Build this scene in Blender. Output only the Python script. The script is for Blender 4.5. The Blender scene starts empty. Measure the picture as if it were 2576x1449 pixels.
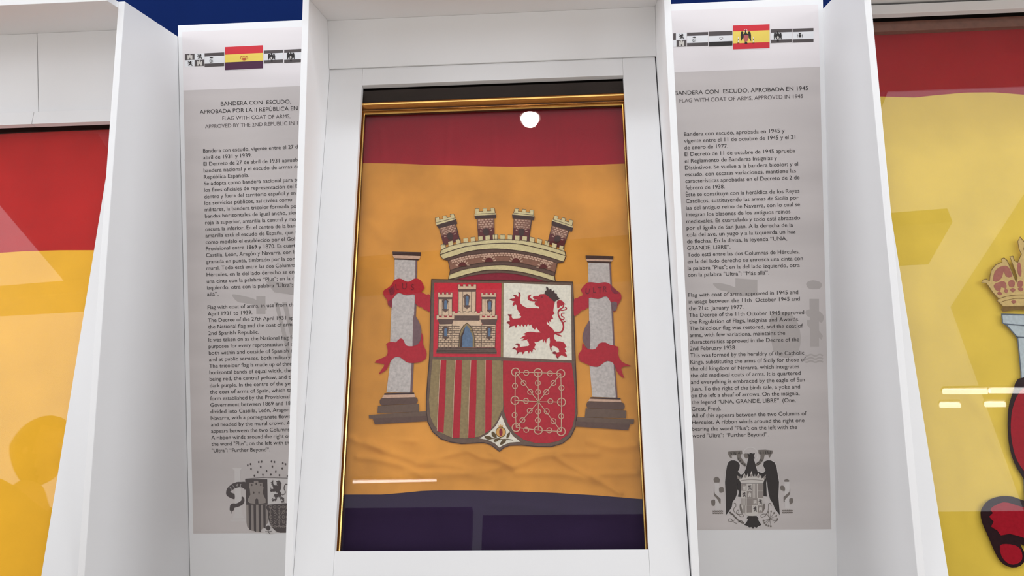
import bpy, bmesh, math, random
import numpy as np
from mathutils import Vector, Matrix
from mathutils.geometry import tessellate_polygon
random.seed(7)
SC = bpy.context.scene
COL = SC.collection
# ------------------------------------------------------------------ camera
W, H, F = 2576.0, 1449.0, 2073.08
FW = Vector((-0.05791824, 0.99831498, 0.003561))
RT = Vector((0.99803312, 0.05798685, -0.02382066))
UP = Vector((0.02398702, -0.00217434, 0.99970991))
EYE = 1.6                                   # camera height above the floor
cam_d = bpy.data.cameras.new('camera'); cam = bpy.data.objects.new('camera', cam_d); COL.objects.link(cam)
cam_d.sensor_fit = 'HORIZONTAL'; cam_d.sensor_width = 36.0; cam_d.lens = 36.0 * F / W
cam_d.clip_start = 0.02; cam_d.clip_end = 100
m = Matrix((RT, UP, -FW)).transposed().to_4x4(); m.translation = Vector((0, 0, EYE)); cam.matrix_world = m
SC.camera = cam
# ------------------------------------------------------------------ world, lights, exposure
SC.view_settings.view_transform = 'Standard'; SC.view_settings.look = 'None'
SC.view_settings.gamma = 1.0; SC.view_settings.use_curve_mapping = False
SC.view_settings.exposure = 0.0
wd = bpy.data.worlds.new('hall_light'); SC.world = wd; wd.use_nodes = True
bg = wd.node_tree.nodes['Background']; bg.inputs[0].default_value = (0.93, 0.95, 1.0, 1); bg.inputs[1].default_value = 0.43

def area(name, loc, target, sx, sy, power, col):
    l = bpy.data.lights.new(name, 'AREA'); l.shape = 'RECTANGLE'; l.size = sx; l.size_y = sy
    l.energy = power; l.color = col
    o = bpy.data.objects.new(name, l); COL.objects.link(o); o.location = loc
    o.rotation_euler = (Vector(target) - Vector(loc)).to_track_quat('-Z', 'Y').to_euler()
    return o
def sun(name, frm, ang, power, col):
    l = bpy.data.lights.new(name, 'SUN'); l.angle = math.radians(ang); l.energy = power; l.color = col
    o = bpy.data.objects.new(name, l); COL.objects.link(o); o.location = Vector(frm) * 5 + Vector((0, 2, 2))
    o.rotation_euler = (-Vector(frm)).to_track_quat('-Z', 'Y').to_euler()
def area(name, loc, target, sx, sy, power, col):
    l = bpy.data.lights.new(name, 'AREA'); l.shape = 'RECTANGLE'; l.size = sx; l.size_y = sy; l.energy = power; l.color = col
    o = bpy.data.objects.new(name, l); COL.objects.link(o); o.location = loc
    o.rotation_euler = (Vector(target) - Vector(loc)).to_track_quat('-Z', 'Y').to_euler()
sun('high_side_window_light', (-1.4, -1.0, .72), 5, .3, (1.0, .98, .95))
sun('roof_light', (-.1, -.43, 1.0), 20, .4, (.88, .94, 1.0))
area('left_fill', (-5.6, -.4, 3.2), (-.3, 2.2, 1.9), 3.0, 2.6, 124, (.95, .97, 1.0))  # added side fill for fins and recesses, no real window behind it
area('right_fill', (5.2, -.4, 3.2), (-.1, 2.2, 1.9), 3.0, 2.6, 124, (.95, .97, 1.0))  # matching fill added on the right, no window there either
area('panel_top_fill', (-.2, 1.3, 3.5), (-.2, 2.3, 2.15), 3.4, .2, 13, (.88, .93, 1.0))  # unseen fill added to brighten the panel tops, not a real fitting
area('front_fill', (0, -3.3, 1.3), (0, 2.2, 1.6), 8.0, 2.0, 68, (1.0, .97, .93))  # added frontal fill for headers and soffits, no lit cases stand there

# ------------------------------------------------------------------ planes recovered from the photograph (camera-relative y = A + B z)
PL = {'text': (2.3, 0.0), 'front': (1.88755, 0.168057), 'door': (1.98988, 0.321625), 'header': (2.17603, 0.0),
      'flag': (2.04288, 0.321625), 'wide': (2.04288, 0.321625)}
def nrm(B):
    s = math.sqrt(1 + B * B); return Vector((0, -1 / s, B / s))
def U(px, py, pl, off=0.0):
    A, B = PL[pl]
    d = FW * F + RT * (px - W / 2) - UP * (py - H / 2)
    t = A / (d.y - B * d.z)
    p = d * t + nrm(B) * off
    return Vector((p.x, p.y, p.z + EYE))
def DP(x, z, off=0.0, pl='door'):
    A, B = PL[pl]
    p = Vector((x, A + B * z, z + EYE)) + nrm(B) * off
    return p
# ------------------------------------------------------------------ materials
def lin(c):
    return tuple(((v / 255) / 12.92 if v <= 10 else (((v / 255) + .055) / 1.055) ** 2.4) for v in c)
MATS = {}
def mat(name, rgb, rough=0.6, metal=0.0, var=0.0, scale=20, bump=0.0, bscale=400, spec=0.5, stretch=None, k=1.0):
    if name in MATS: return MATS[name]
    M = bpy.data.materials.new(name); M.use_nodes = True; nt = M.node_tree; P = nt.nodes['Principled BSDF']
    c = tuple(min(1, v * k) for v in lin(rgb))
    P.inputs['Base Color'].default_value = (*c, 1); P.inputs['Roughness'].default_value = rough
    P.inputs['Metallic'].default_value = metal; P.inputs['Specular IOR Level'].default_value = spec
    tc = nt.nodes.new('ShaderNodeTexCoord'); mp = nt.nodes.new('ShaderNodeMapping')
    nt.links.new(tc.outputs['Object'], mp.inputs[0])
    if stretch: mp.inputs['Scale'].default_value = stretch
    if var > 0:
        n = nt.nodes.new('ShaderNodeTexNoise'); n.inputs['Scale'].default_value = scale; n.inputs['Detail'].default_value = 6
        nt.links.new(mp.outputs[0], n.inputs['Vector'])
        r = nt.nodes.new('ShaderNodeMapRange'); r.inputs['From Min'].default_value = .3; r.inputs['From Max'].default_value = .7
        r.inputs['To Min'].default_value = 1 - var; r.inputs['To Max'].default_value = 1 + var
        nt.links.new(n.outputs['Fac'], r.inputs['Value'])
        mx = nt.nodes.new('ShaderNodeVectorMath'); mx.operation = 'SCALE'; mx.inputs[0].default_value = c
        nt.links.new(r.outputs[0], mx.inputs['Scale']); nt.links.new(mx.outputs[0], P.inputs['Base Color'])
    if bump > 0:
        n2 = nt.nodes.new('ShaderNodeTexNoise'); n2.inputs['Scale'].default_value = bscale; n2.inputs['Detail'].default_value = 3
        nt.links.new(tc.outputs['Object'], n2.inputs['Vector'])
        b = nt.nodes.new('ShaderNodeBump'); b.inputs['Strength'].default_value = bump; b.inputs['Distance'].default_value = .001
        nt.links.new(n2.outputs['Fac'], b.inputs['Height']); nt.links.new(b.outputs[0], P.inputs['Normal'])
    MATS[name] = M; return M
def glass_mat():
    M = bpy.data.materials.new('display_glass'); M.use_nodes = True; nt = M.node_tree; nt.nodes.clear(); N = nt.nodes.new; K = nt.links.new
    o = N('ShaderNodeOutputMaterial'); t = N('ShaderNodeBsdfTransparent'); g = N('ShaderNodeBsdfGlossy')
    t.inputs[0].default_value = (.985, .99, .985, 1); g.inputs['Roughness'].default_value = 0.01; g.inputs[0].default_value = (1, 1, 1, 1)
    ge = N('ShaderNodeNewGeometry'); d = N('ShaderNodeVectorMath'); d.operation = 'DOT_PRODUCT'; K(ge.outputs['Normal'], d.inputs[0]); K(ge.outputs['Incoming'], d.inputs[1])
    ab = N('ShaderNodeMath'); ab.operation = 'ABSOLUTE'; K(d.outputs['Value'], ab.inputs[0])
    om = N('ShaderNodeMath'); om.operation = 'SUBTRACT'; om.inputs[0].default_value = 1; K(ab.outputs[0], om.inputs[1])
    pw = N('ShaderNodeMath'); pw.operation = 'POWER'; pw.inputs[1].default_value = 5; K(om.outputs[0], pw.inputs[0])
    ma = N('ShaderNodeMath'); ma.operation = 'MULTIPLY_ADD'; ma.inputs[1].default_value = .96; ma.inputs[2].default_value = .032; K(pw.outputs[0], ma.inputs[0])
    x = N('ShaderNodeMixShader'); K(ma.outputs[0], x.inputs[0]); K(t.outputs[0], x.inputs[1]); K(g.outputs[0], x.inputs[2]); K(x.outputs[0], o.inputs[0]); return M
GLASS = glass_mat()
def emis(name, rgb, s):
    M = bpy.data.materials.new(name); M.use_nodes = True; P = M.node_tree.nodes['Principled BSDF']
    P.inputs['Base Color'].default_value = (*lin(rgb), 1); P.inputs['Emission Color'].default_value = (*lin(rgb), 1); P.inputs['Emission Strength'].default_value = s
    return M
KW = 1.0
WHITE = mat('white_melamine', (240, 240, 241), .45, var=.012, scale=3, bump=.05, bscale=900)
WHITE2 = mat('white_painted_board', (235, 235, 236), .5, var=.012, scale=4, bump=.04, bscale=700)
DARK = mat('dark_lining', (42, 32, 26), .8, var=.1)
GOLD = mat('gilt_frame', (184, 122, 62), .3, metal=.85, var=.25, scale=60, bump=.15, bscale=300, stretch=(1, 20, 20))
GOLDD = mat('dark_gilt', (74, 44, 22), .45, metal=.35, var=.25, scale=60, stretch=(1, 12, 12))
GOLDB = mat('gilt_highlight', (242, 200, 118), .22, metal=.9, var=.08, scale=60)  # frame highlights painted in as a paler gilt
BLUE = mat('blue_wall_paint', (14, 36, 90), .95, var=.04, scale=6, spec=.1)
# ------------------------------------------------------------------ object helpers
ROOT = {}
def thing(name, label, cat, loc, group=None):
    o = bpy.data.objects.new(name, None); COL.objects.link(o); o.location = loc; o.empty_display_size = .1
    o['label'] = label; o['category'] = cat
    if group: o['group'] = group
    ROOT[o] = Vector(loc); return o
def mk(name, verts, faces, M, parent=None, smooth=False, kind=None, label=None):
    L = ROOT[parent] if parent else Vector((0, 0, 0))
    me = bpy.data.meshes.new(name); me.from_pydata([tuple(Vector(v) - L) for v in verts], [], faces); me.update()
    me.materials.append(M)
    if smooth: me.polygons.foreach_set('use_smooth', [True] * len(me.polygons))
    o = bpy.data.objects.new(name, me); COL.objects.link(o)
    if parent: o.parent = parent; ROOT[o] = L
    else: ROOT[o] = L
    if kind: o['kind'] = kind
    if label: o['label'] = label
    return o
class MB:
    def __init__(s): s.v = []; s.f = []
    def add(s, v, f):
        n = len(s.v); s.v += [Vector(p) for p in v]; s.f += [tuple(i + n for i in q) for q in f]; return s
    def box(s, a, b):
        x0, y0, z0 = a; x1, y1, z1 = b
        return s.add([(x0,y0,z0),(x1,y0,z0),(x1,y1,z0),(x0,y1,z0),(x0,y0,z1),(x1,y0,z1),(x1,y1,z1),(x0,y1,z1)],
                     [(0,3,2,1),(4,5,6,7),(0,1,5,4),(1,2,6,5),(2,3,7,6),(3,0,4,7)])
    def slab(s, x0, x1, z0, z1, o0, o1, pl='door'):      # board lying in a leaning plane, o1 = front offset
        P = [DP(x0,z0,o1,pl),DP(x1,z0,o1,pl),DP(x1,z1,o1,pl),DP(x0,z1,o1,pl),DP(x0,z0,o0,pl),DP(x1,z0,o0,pl),DP(x1,z1,o0,pl),DP(x0,z1,o0,pl)]
        return s.add(P, [(0,1,2,3),(5,4,7,6),(1,5,6,2),(4,0,3,7),(3,2,6,7),(4,5,1,0)])
    def tube(s, a, b, r, n=16, r2=None):
        a = Vector(a); b = Vector(b); d = (b - a).normalized(); u = d.orthogonal().normalized(); w = d.cross(u); r2 = r if r2 is None else r2
        vs = []
        for c, rr in ((a, r), (b, r2)):
            for i in range(n):
                t = 2 * math.pi * i / n; vs.append(c + u * math.cos(t) * rr + w * math.sin(t) * rr)
        fs = [(i, (i + 1) % n, n + (i + 1) % n, n + i) for i in range(n)] + [tuple(range(n))[::-1], tuple(range(n, 2 * n))]
        return s.add(vs, fs)
    def build(s, name, M, parent=None, **k): return mk(name, s.v, s.f, M, parent, **k)
def bevel(o, w, seg=2):
    b = o.modifiers.new('edge', 'BEVEL'); b.width = w; b.segments = seg; b.limit_method = 'ANGLE'; return o
# ------------------------------------------------------------------ 2D art helpers (embroidery, prints) traced in photo pixels, laid on their real plane
def T(tr, pts): x0, y0, s = tr; return [(x0 + x / s, y0 + y / s) for x, y in pts]
TA=(900,480,3.45); TB=(900,860,3.45); TC=(1060,680,6.3); TJ=(560,1140,6.9); TE=(1740,1100,6.039); TF=(460,120,16.1)
TG=(1680,0,4.77); TG2=(1820,50,10.733); TH=(2376,560,4.26); TI=(2256,1000,3.228); TK=(1180,500,6.9); TM=(920,680,12.08); TN=(1430,680,12.08); TF2=(420,60,4.829)
def smooth(pts, n=4, closed=True):
    out = []; N = len(pts)
    for i in range(N if closed else N - 1):
        g = lambda k: pts[k % N] if closed else pts[min(max(k, 0), N - 1)]
        p0, p1, p2, p3 = g(i - 1), g(i), g(i + 1), g(i + 2)
        for j in range(n):
            t = j / n
            out.append(tuple(.5 * (2*b + (c-a)*t + (2*a-5*b+4*c-d)*t*t + (3*b-a-3*c+d)*t**3) for a, b, c, d in zip(p0, p1, p2, p3)))
    if not closed: out.append(pts[-1])
    return out
class Art:
    """collects flat shapes given in photo pixels; every shape gets a thread/ink thickness"""
    def __init__(s, pl, off, th=0.0004): s.pl = pl; s.off = off; s.th = th; s.m = MB(); s.cut = []
    def poly(s, pts, holes=()):
        s.cut.append((len(s.m.v), len(s.m.f)))
        rings = [pts] + list(holes)
        tri = tessellate_polygon([[Vector((x, y, 0)) for x, y in r] for r in rings])
        flat = [p for r in rings for p in r]; n = len(flat)
        s.q = getattr(s, 'q', -1) + 1; top = [U(x, y, s.pl, s.off + s.th + s.q * 1.2e-5) for x, y in flat]
        fs = []
        N = nrm(PL[s.pl][1])
        for t in tri:
            a, b, c = (top[i] for i in t)
            cr = (b - a).cross(c - a)
            if cr.length < 1e-12: continue
            fs.append(t if cr.dot(N) > 0 else (t[0], t[2], t[1]))
        vs = list(top)
        if s.th > 0.0002:
            vs += [U(x, y, s.pl, s.off) for x, y in flat]; k = 0
            for r in rings:
                L = len(r)
                fs += [(k + i, k + (i + 1) % L, n + k + (i + 1) % L, n + k + i) for i in range(L)]; k += L
        s.m.add(vs, fs); return s
    def polys(s, L):
        for p in L: s.poly(p)
        return s
    def band(s, a, b): return s.poly(smooth(a, 4, False) + smooth(b, 4, False)[::-1])
    def stroke(s, pts, w, sm=0, closed=False):
        s.cut.append((len(s.m.v), len(s.m.f)))
        if sm: pts = smooth(pts, sm, closed)
        n = len(pts); L = []; R = []
        for i in range(n):
            a = pts[(i - 1) % n] if (closed or i > 0) else pts[i]; b = pts[(i + 1) % n] if (closed or i < n - 1) else pts[i]
            dx, dy = b[0] - a[0], b[1] - a[1]; l = math.hypot(dx, dy) or 1; ww = w(i / (n - 1)) if callable(w) else w
            nx, ny = -dy / l * ww / 2, dx / l * ww / 2
            L.append((pts[i][0] + nx, pts[i][1] + ny)); R.append((pts[i][0] - nx, pts[i][1] - ny))
        vs = [U(x, y, s.pl, s.off + s.th) for x, y in L] + [U(x, y, s.pl, s.off + s.th) for x, y in R]
        fs = [(i, (i + 1) % n, n + (i + 1) % n, n + i) for i in range(n if closed else n - 1)]
        if (vs[fs[0][1]] - vs[fs[0][0]]).cross(vs[fs[0][2]] - vs[fs[0][0]]).dot(nrm(PL[s.pl][1])) < 0: fs = [f[::-1] for f in fs]
        s.m.add(vs, fs); return s
    def ring(s, c, rx, ry, w, n=18):
        return s.stroke([(c[0] + rx * math.cos(2 * math.pi * i / n), c[1] + ry * math.sin(2 * math.pi * i / n)) for i in range(n)], w, closed=True)
    def disc(s, c, rx, ry, n=16, rot=0, a0=0, a1=360):
        f = (a1 - a0) >= 360; P = []
        for i in range(n if f else n + 1):
            t = math.radians(a0 + (a1 - a0) * i / n); x, y = rx * math.cos(t), ry * math.sin(t)
            P.append((c[0] + x * math.cos(rot) - y * math.sin(rot), c[1] + x * math.sin(rot) + y * math.cos(rot)))
        return s.poly(P)
    def build(s, name, M, parent, **k):
        if len(s.cut) > 1 and parent and 'kind' not in k: k['kind'] = 'stuff'
        return s.m.build(name, M, parent, **k)
    def each(s, name, M, parent):         # every shape an object of its own
        c = s.cut + [(len(s.m.v), len(s.m.f))]
        for (v0, f0), (v1, f1) in zip(c, c[1:]): mk(name, s.m.v[v0:v1], [tuple(i - v0 for i in f) for f in s.m.f[f0:f1]], M, parent)
    def solid(s, name, M, parent): return s.build(name, M, parent, kind=None)
def bbmap(pts, src, dst):
    return [(dst[0] + (x - src[0]) / (src[2] - src[0]) * (dst[2] - dst[0]), dst[1] + (y - src[1]) / (src[3] - src[1]) * (dst[3] - dst[1])) for x, y in pts]
def quad(q, u, v):           # bilinear point in quad TL TR BR BL
    (ax, ay), (bx, by), (cx, cy), (dx, dy) = q
    return ((1-u)*(1-v)*ax + u*(1-v)*bx + u*v*cx + (1-u)*v*dx, (1-u)*(1-v)*ay + u*(1-v)*by + u*v*cy + (1-u)*v*dy)
def qpoly(q, uv): return [quad(q, u, v) for u, v in uv]
def crenel(x0, x1, yt, yb, n, drop=.5):     # merlon outline, n merlons
    k = 2 * n - 1; w = (x1 - x0) / k; P = [(x0, yb)]
    for i in range(k):
        y = yt if i % 2 == 0 else yt + (yb - yt) * drop
        P += [(x0 + i * w, y), (x0 + (i + 1) * w, y)]
    return P + [(x1, yb)]
# text
def text_geo(body, cache={}):
    if body in cache: return cache[body]
    c = bpy.data.curves.new('t', 'FONT'); c.body = body; c.size = 1; c.resolution_u = 4; c.offset = 0.0
    o = bpy.data.objects.new('t', c); COL.objects.link(o)
    bpy.context.view_layer.update()
    me = o.evaluated_get(bpy.context.evaluated_depsgraph_get()).to_mesh()
    vs = [(v.co.x, v.co.y) for v in me.vertices]; fs = [tuple(p.vertices) for p in me.polygons]
    w = max((v[0] for v in vs), default=0); l = min((v[0] for v in vs), default=0)
    bpy.data.objects.remove(o); bpy.data.curves.remove(c)
    cache[body] = (vs, fs, l, w); return cache[body]
def text_line(mb, full, prefix, p0, p1, size, off, pl='text', suffix=False):
    """p0/p1: photo pixels of the start and the end of the part that can be read; size in metres"""
    vs, fs, l, w = text_geo(full); _, _, pl_, pw = text_geo(prefix)
    a, b = U(*p0, pl, off), U(*p1, pl, off)
    if suffix: sx = (b - a).length / (pw - pl_); a = b - (b - a).normalized() * sx * (w - l)
    else: sx = (b - a).length / (pw - l)
    ex = (b - a).normalized(); N = nrm(PL[pl][1]); ey = N.cross(ex)
    mb.add([a + ex * ((x - l) * sx) + ey * (y * size) for x, y in vs], fs)
def arc_text(mb, s, pts, h, off, pl, squeeze=1.0):   # letters placed one by one: pts = (x,y,rot deg) photo px
    for ch, (x, y, r) in zip(s, pts):
        vs, fs, l, w = text_geo(ch); c = math.cos(math.radians(r)); sn = math.sin(math.radians(r)); k = h / .73
        V = []
        for a, b in vs:
            a = (a - (l + w) / 2) * k * squeeze; b = -(b - .365) * k
            V.append(U(x + a * c - b * sn, y + a * sn + b * c, pl, off))
        mb.add(V, fs)
# ================================================================== THE SETTING
fl = MB().box((-8.3, -17, -.05), (8.3, 2.9, 0)).build('floor', mat('grey_floor', (176, 160, 140), .35, var=.05, scale=2), kind='structure')
wb = MB().box((-8.05, 2.75, 0), (8.05, 2.9, 5.2)).build('wall_back', BLUE, kind='structure')
# ================================================================== DISPLAY CASES
ZT, ZR = 0.7526, 0.7363          # top of the cases, underside of the roofs (camera-relative)
ZB = -0.95
def fin(x0, x1, parent, name='side_panel'):
    prof = [(PL['front'][0] + PL['front'][1] * ZB, ZB), (PL['front'][0] + PL['front'][1] * ZT, ZT), (2.6, ZT), (2.6, ZB)]
    vs = [(x, y, z + EYE) for x in (x0, x1) for y, z in prof]
    o = mk(name, vs, [(0,1,2,3),(7,6,5,4),(0,4,5,1),(1,5,6,2),(2,6,7,3),(3,7,4,0)], WHITE, parent)
    return bevel(o, .0012)
def frame_rails(parent, x0, x1, z0, z1, base_off, GM=GOLD):
    prof = [(0,-.006),(0,.004),(.0022,.0062),(.0040,.0058),(.0052,.002),(.0078,.002),(.0086,.0052),(.0108,.0052),(.0118,.001),(.015,.002),(.019,.0075),(.0235,.0118),(.0262,.0132),(.029,.0125),(.033,.008),(.036,.004),(.047,.006),(.060,.012),(.064,.012),(.064,-.006)]
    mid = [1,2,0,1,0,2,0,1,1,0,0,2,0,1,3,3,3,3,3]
    corners = [(x0, z0, -1, -1), (x1, z0, 1, -1), (x1, z1, 1, 1), (x0, z1, -1, 1)]
    for k in range(4):
        A, Bc = corners[k], corners[(k + 1) % 4]; vs = []; fs = []
        for (x, z, sx, sz) in (A, Bc):
            for w, h in prof: vs.append(DP(x + sx * w, z + sz * w, base_off + h))
        n = len(prof)
        fs = [(i, i + 1, n + i + 1, n + i) for i in range(n - 1)] + [tuple(range(n)), tuple(range(2 * n - 1, n - 1, -1))]
        o = mk('frame_rail', vs, fs, GOLDD, parent)
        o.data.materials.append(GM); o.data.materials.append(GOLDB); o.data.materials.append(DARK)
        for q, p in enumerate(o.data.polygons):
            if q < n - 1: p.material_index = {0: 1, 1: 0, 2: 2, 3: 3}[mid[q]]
def pane(x0, x1, z0, z1, off, parent):
    MB().slab(x0, x1, z0, z1, off - .003, off).build('glass_pane', GLASS, parent)
def case(x0, x1, label, hb, ot, seam=None, stile=.0896, header=True, ob=-.5688, loc=None):
    """x0,x1 inner faces of the fins; hb header bottom; ot opening top"""
    t = thing('flag_case', label, 'display case', ((x0 + x1) / 2, 2.1, 0), 'white flag display cases along the wall')
    fin(x0 - .0164, x0, t); fin(x1, x1 + .0165, t)
    bevel(MB().box((x0, 1.962, ZR + EYE), (x1, 2.6, ZT + EYE)).build('roof_panel', WHITE, t), .001)
    segs = [(x0, x1)] if seam is None else [(x0, seam - .0007), (seam + .0007, x1)]
    if header:
        for a, b in segs: bevel(MB().box((a + .0003, 2.176, hb + EYE), (b - .0003, 2.194, ZR + EYE - .0002)).build('header_board', WHITE2, t), .0006)
        MB().box((x0, 2.1945, hb + EYE), (x1, 2.2, ZR + EYE)).build('header_backing', DARK, t)
    for a, b in ((x0 + .0005, x0 + stile), (x1 - stile + .0016, x1 - .0030)):
        bevel(MB().slab(a, b, min(-.665, ob - .03), hb - .0003, -.018, 0).build('door_stile', WHITE2, t), .0006)
    for a, b in ([(x0 + stile + .0003, x1 - stile + .0013)] if seam is None else [(x0 + stile + .0007, seam - .0007), (seam + .0007, x1 - stile + .0009)]):
        bevel(MB().slab(a, b, ot, hb - .0003, -.018, 0).build('door_rail', WHITE2, t), .0006)
        bevel(MB().slab(a, b, min(-.665, ob - .03), ob, -.018, 0).build('door_rail', WHITE2, t), .0006)
    MB().slab(x0 + .001, x1 - .001, -.69, hb + .04, -.09, -.082).build('back_lining', DARK, t)
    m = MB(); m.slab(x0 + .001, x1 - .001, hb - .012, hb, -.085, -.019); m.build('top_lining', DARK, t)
    bevel(MB().box((x0 - .0164, 1.715, 0), (x1 + .0165, 2.6, ZB + EYE)).build('plinth', WHITE, t), .002)
    MB().box((x0, 1.79, -.722 + EYE), (x1, 2.6, -.704 + EYE)).build('bottom_panel', WHITE, t)
    return t
CC = case(-.6037, .2672, 'middle white flag case with the red, yellow and purple flag behind its door', .6072, .5579)
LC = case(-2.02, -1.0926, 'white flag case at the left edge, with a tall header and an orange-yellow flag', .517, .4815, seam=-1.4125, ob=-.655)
RC = case(.7538, 1.68, 'white flag case at the right edge, its flag showing nearly to the roof', .7315, .704, stile=.05, header=False, ob=-.655)
# info boards between the cases
def board(x0, x1, label):
    t = thing('info_panel', label, 'information panel', ((x0 + x1) / 2, 2.31, 0), 'bilingual information panels between the cases')
    bevel(MB().box((x0 + .0005, 2.3, 0), (x1 - .0005, 2.318, .7834 + EYE)).build('board', WHITE, t), .001)
    return t
PRINT_T = (212, 207, 207)
def print_mat(name, top, bot, zs):
    """two-tone print: pale head field above zs (object z), grey-brown body, with the soft printed folds of a flag"""
    M = bpy.data.materials.new(name); M.use_nodes = True; nt = M.node_tree; P = nt.nodes['Principled BSDF']; P.inputs['Roughness'].default_value = .42
    N = lambda k: nt.nodes.new(k)
    tc = N('ShaderNodeTexCoord'); sp = N('ShaderNodeSeparateXYZ'); nt.links.new(tc.outputs['Object'], sp.inputs[0])
    gt = N('ShaderNodeMath'); gt.operation = 'GREATER_THAN'; gt.inputs[1].default_value = zs; nt.links.new(sp.outputs[2], gt.inputs[0])
    mp = N('ShaderNodeMapping'); mp.inputs['Rotation'].default_value = (0, math.radians(-32), 0); mp.inputs['Scale'].default_value = (1.2, 1, 7)
    nt.links.new(tc.outputs['Object'], mp.inputs[0])
    n = N('ShaderNodeTexNoise'); n.inputs['Scale'].default_value = 1.3; n.inputs['Detail'].default_value = 2; nt.links.new(mp.outputs[0], n.inputs['Vector'])
    r = N('ShaderNodeMapRange'); r.inputs['From Min'].default_value = .35; r.inputs['From Max'].default_value = .65; r.inputs['To Min'].default_value = .95; r.inputs['To Max'].default_value = 1.07
    nt.links.new(n.outputs[0], r.inputs[0])
    mx = N('ShaderNodeMix'); mx.data_type = 'RGBA'; mx.inputs['A'].default_value = (*lin(bot), 1); mx.inputs['B'].default_value = (*lin(top), 1)
    nt.links.new(gt.outputs[0], mx.inputs['Factor'])
    sc = N('ShaderNodeVectorMath'); sc.operation = 'SCALE'; nt.links.new(mx.outputs['Result'], sc.inputs[0]); nt.links.new(r.outputs[0], sc.inputs['Scale'])
    nt.links.new(sc.outputs[0], P.inputs['Base Color']); return M
LB = board(-1.0752, -.6189, 'left information panel, about the flag with coat of arms approved by the second republic')
RB = board(.2837, .7384, 'right information panel, about the flag with coat of arms approved in 1945')
zs_l = U(456, 228, 'text').z; zs_r = U(1800, 178, 'text').z
def put_print(t, x0, x1, zs):
    z0, z1 = U(500, 1345, 'text').z, U(500, 80, 'text').z
    m = MB().box((x0, 2.2994, -.6711 + EYE), (x1, 2.3001, .764 + EYE))
    return m.build('print', print_mat('panel_print', PR_TOP, PR_BOT, zs), t)
PR_TOP = (236, 230, 231); PR_BOT = (206, 199, 197)
put_print(LB, -1.0619, -.632, zs_l); put_print(RB, .297, .7245, zs_r)
INK = mat('black_ink', (36, 31, 31), .5); INK2 = mat('grey_ink', (92, 84, 84), .5)
GREY = mat('dark_grey_ink', (84, 76, 76), .5); GREYM = mat('mid_grey_ink', (152, 143, 138), .5); GREYL = mat('pale_ink', (212, 206, 200), .5)
PAPER = mat('white_ink', (236, 236, 238), .5); INKR = mat('red_ink', (214, 42, 56), .5); INKY = mat('yellow_ink', (244, 216, 98), .5); INKP = mat('purple_ink', (78, 30, 66), .5)
FAINT = mat('faint_ink', (184, 177, 174), .5); FAINTL = mat('faint_pale_ink', (215, 210, 208), .5)
# ------------------------------------------------------------------ panel texts
L_TX = [("Bandera con escudo, vigente entre el 27"," de",893),("abril de 1931 y 1939.","",530),("El Decreto de 27 de abril de 1931"," aprueba la",770),
("bandera nacional y el escudo de armas"," de la",880),("República Española.","",507),("Se adopta como bandera nacional para"," todos",885),
("los fines oficiales de representación del"," Estado,",890),("dentro y fuera del territorio español y en","",910),("los servicios públicos, así civiles como","",880),
("militares, la bandera tricolor formada"," por",852),("bandas horizontales de igual ancho,"," siendo",832),("roja la superior, amarilla la central y"," morada",836),
("oscura la inferior. En el centro de la"," banda",825),("amarilla está el escudo de España, que"," toma",890),("como modelo el establecido por el"," Gobierno",817),
("Provisional entre 1869 y 1870. Es"," cuartelado",790),("Castilla, León, Aragón y Navarra, con"," la",872),("granada en punta, timbrado por la"," corona",818),
("mural. Todo está entre las dos"," Columnas de",720),("Hércules, en la del lado derecho se"," enrosca",838),("una cinta con la palabra “Plus\"; en la"," del",865),
("izquierdo, otra con la palabra \"Ultra\":"," “Más",885),("allá”.","",242),None,
("Flag with coat of arms, in use from"," the 27th",835),("April 1931 to 1939.","",535),("The Decree of the 27th April 1931"," approved",826),
("the National flag and the coat of"," arms of the",793),("2nd Spanish Republic.","",592),("It was taken on as the National flag"," for all",850),
("purposes for every represntation of"," the",855),("both within and outside of Spanish"," territory",850),("and at public services, both military"," and",866),
("The tricolour flag is made up of"," three",785),("horizontal bands of equal width, the"," top",875),("being red, the central yellow, and"," the",832),
("dark purple. In the centre of the"," yellow",805),("the coat of arms of Spain, which"," takes",820),("form established by the Provisional","",857),
("Government between 1869 and"," 1870",803),("divided into Castilla, León, Aragon"," and",855),("Navarra, with a pomegranate"," flower",747),
("and headed by the mural crown."," All",817),("appears between the two Columns","",857),("A ribbon winds around the right"," one",808),
("the word \"Plus\"; on the left with"," the",800),("\"Ultra\": “Further Beyond”.","",688)]
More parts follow.
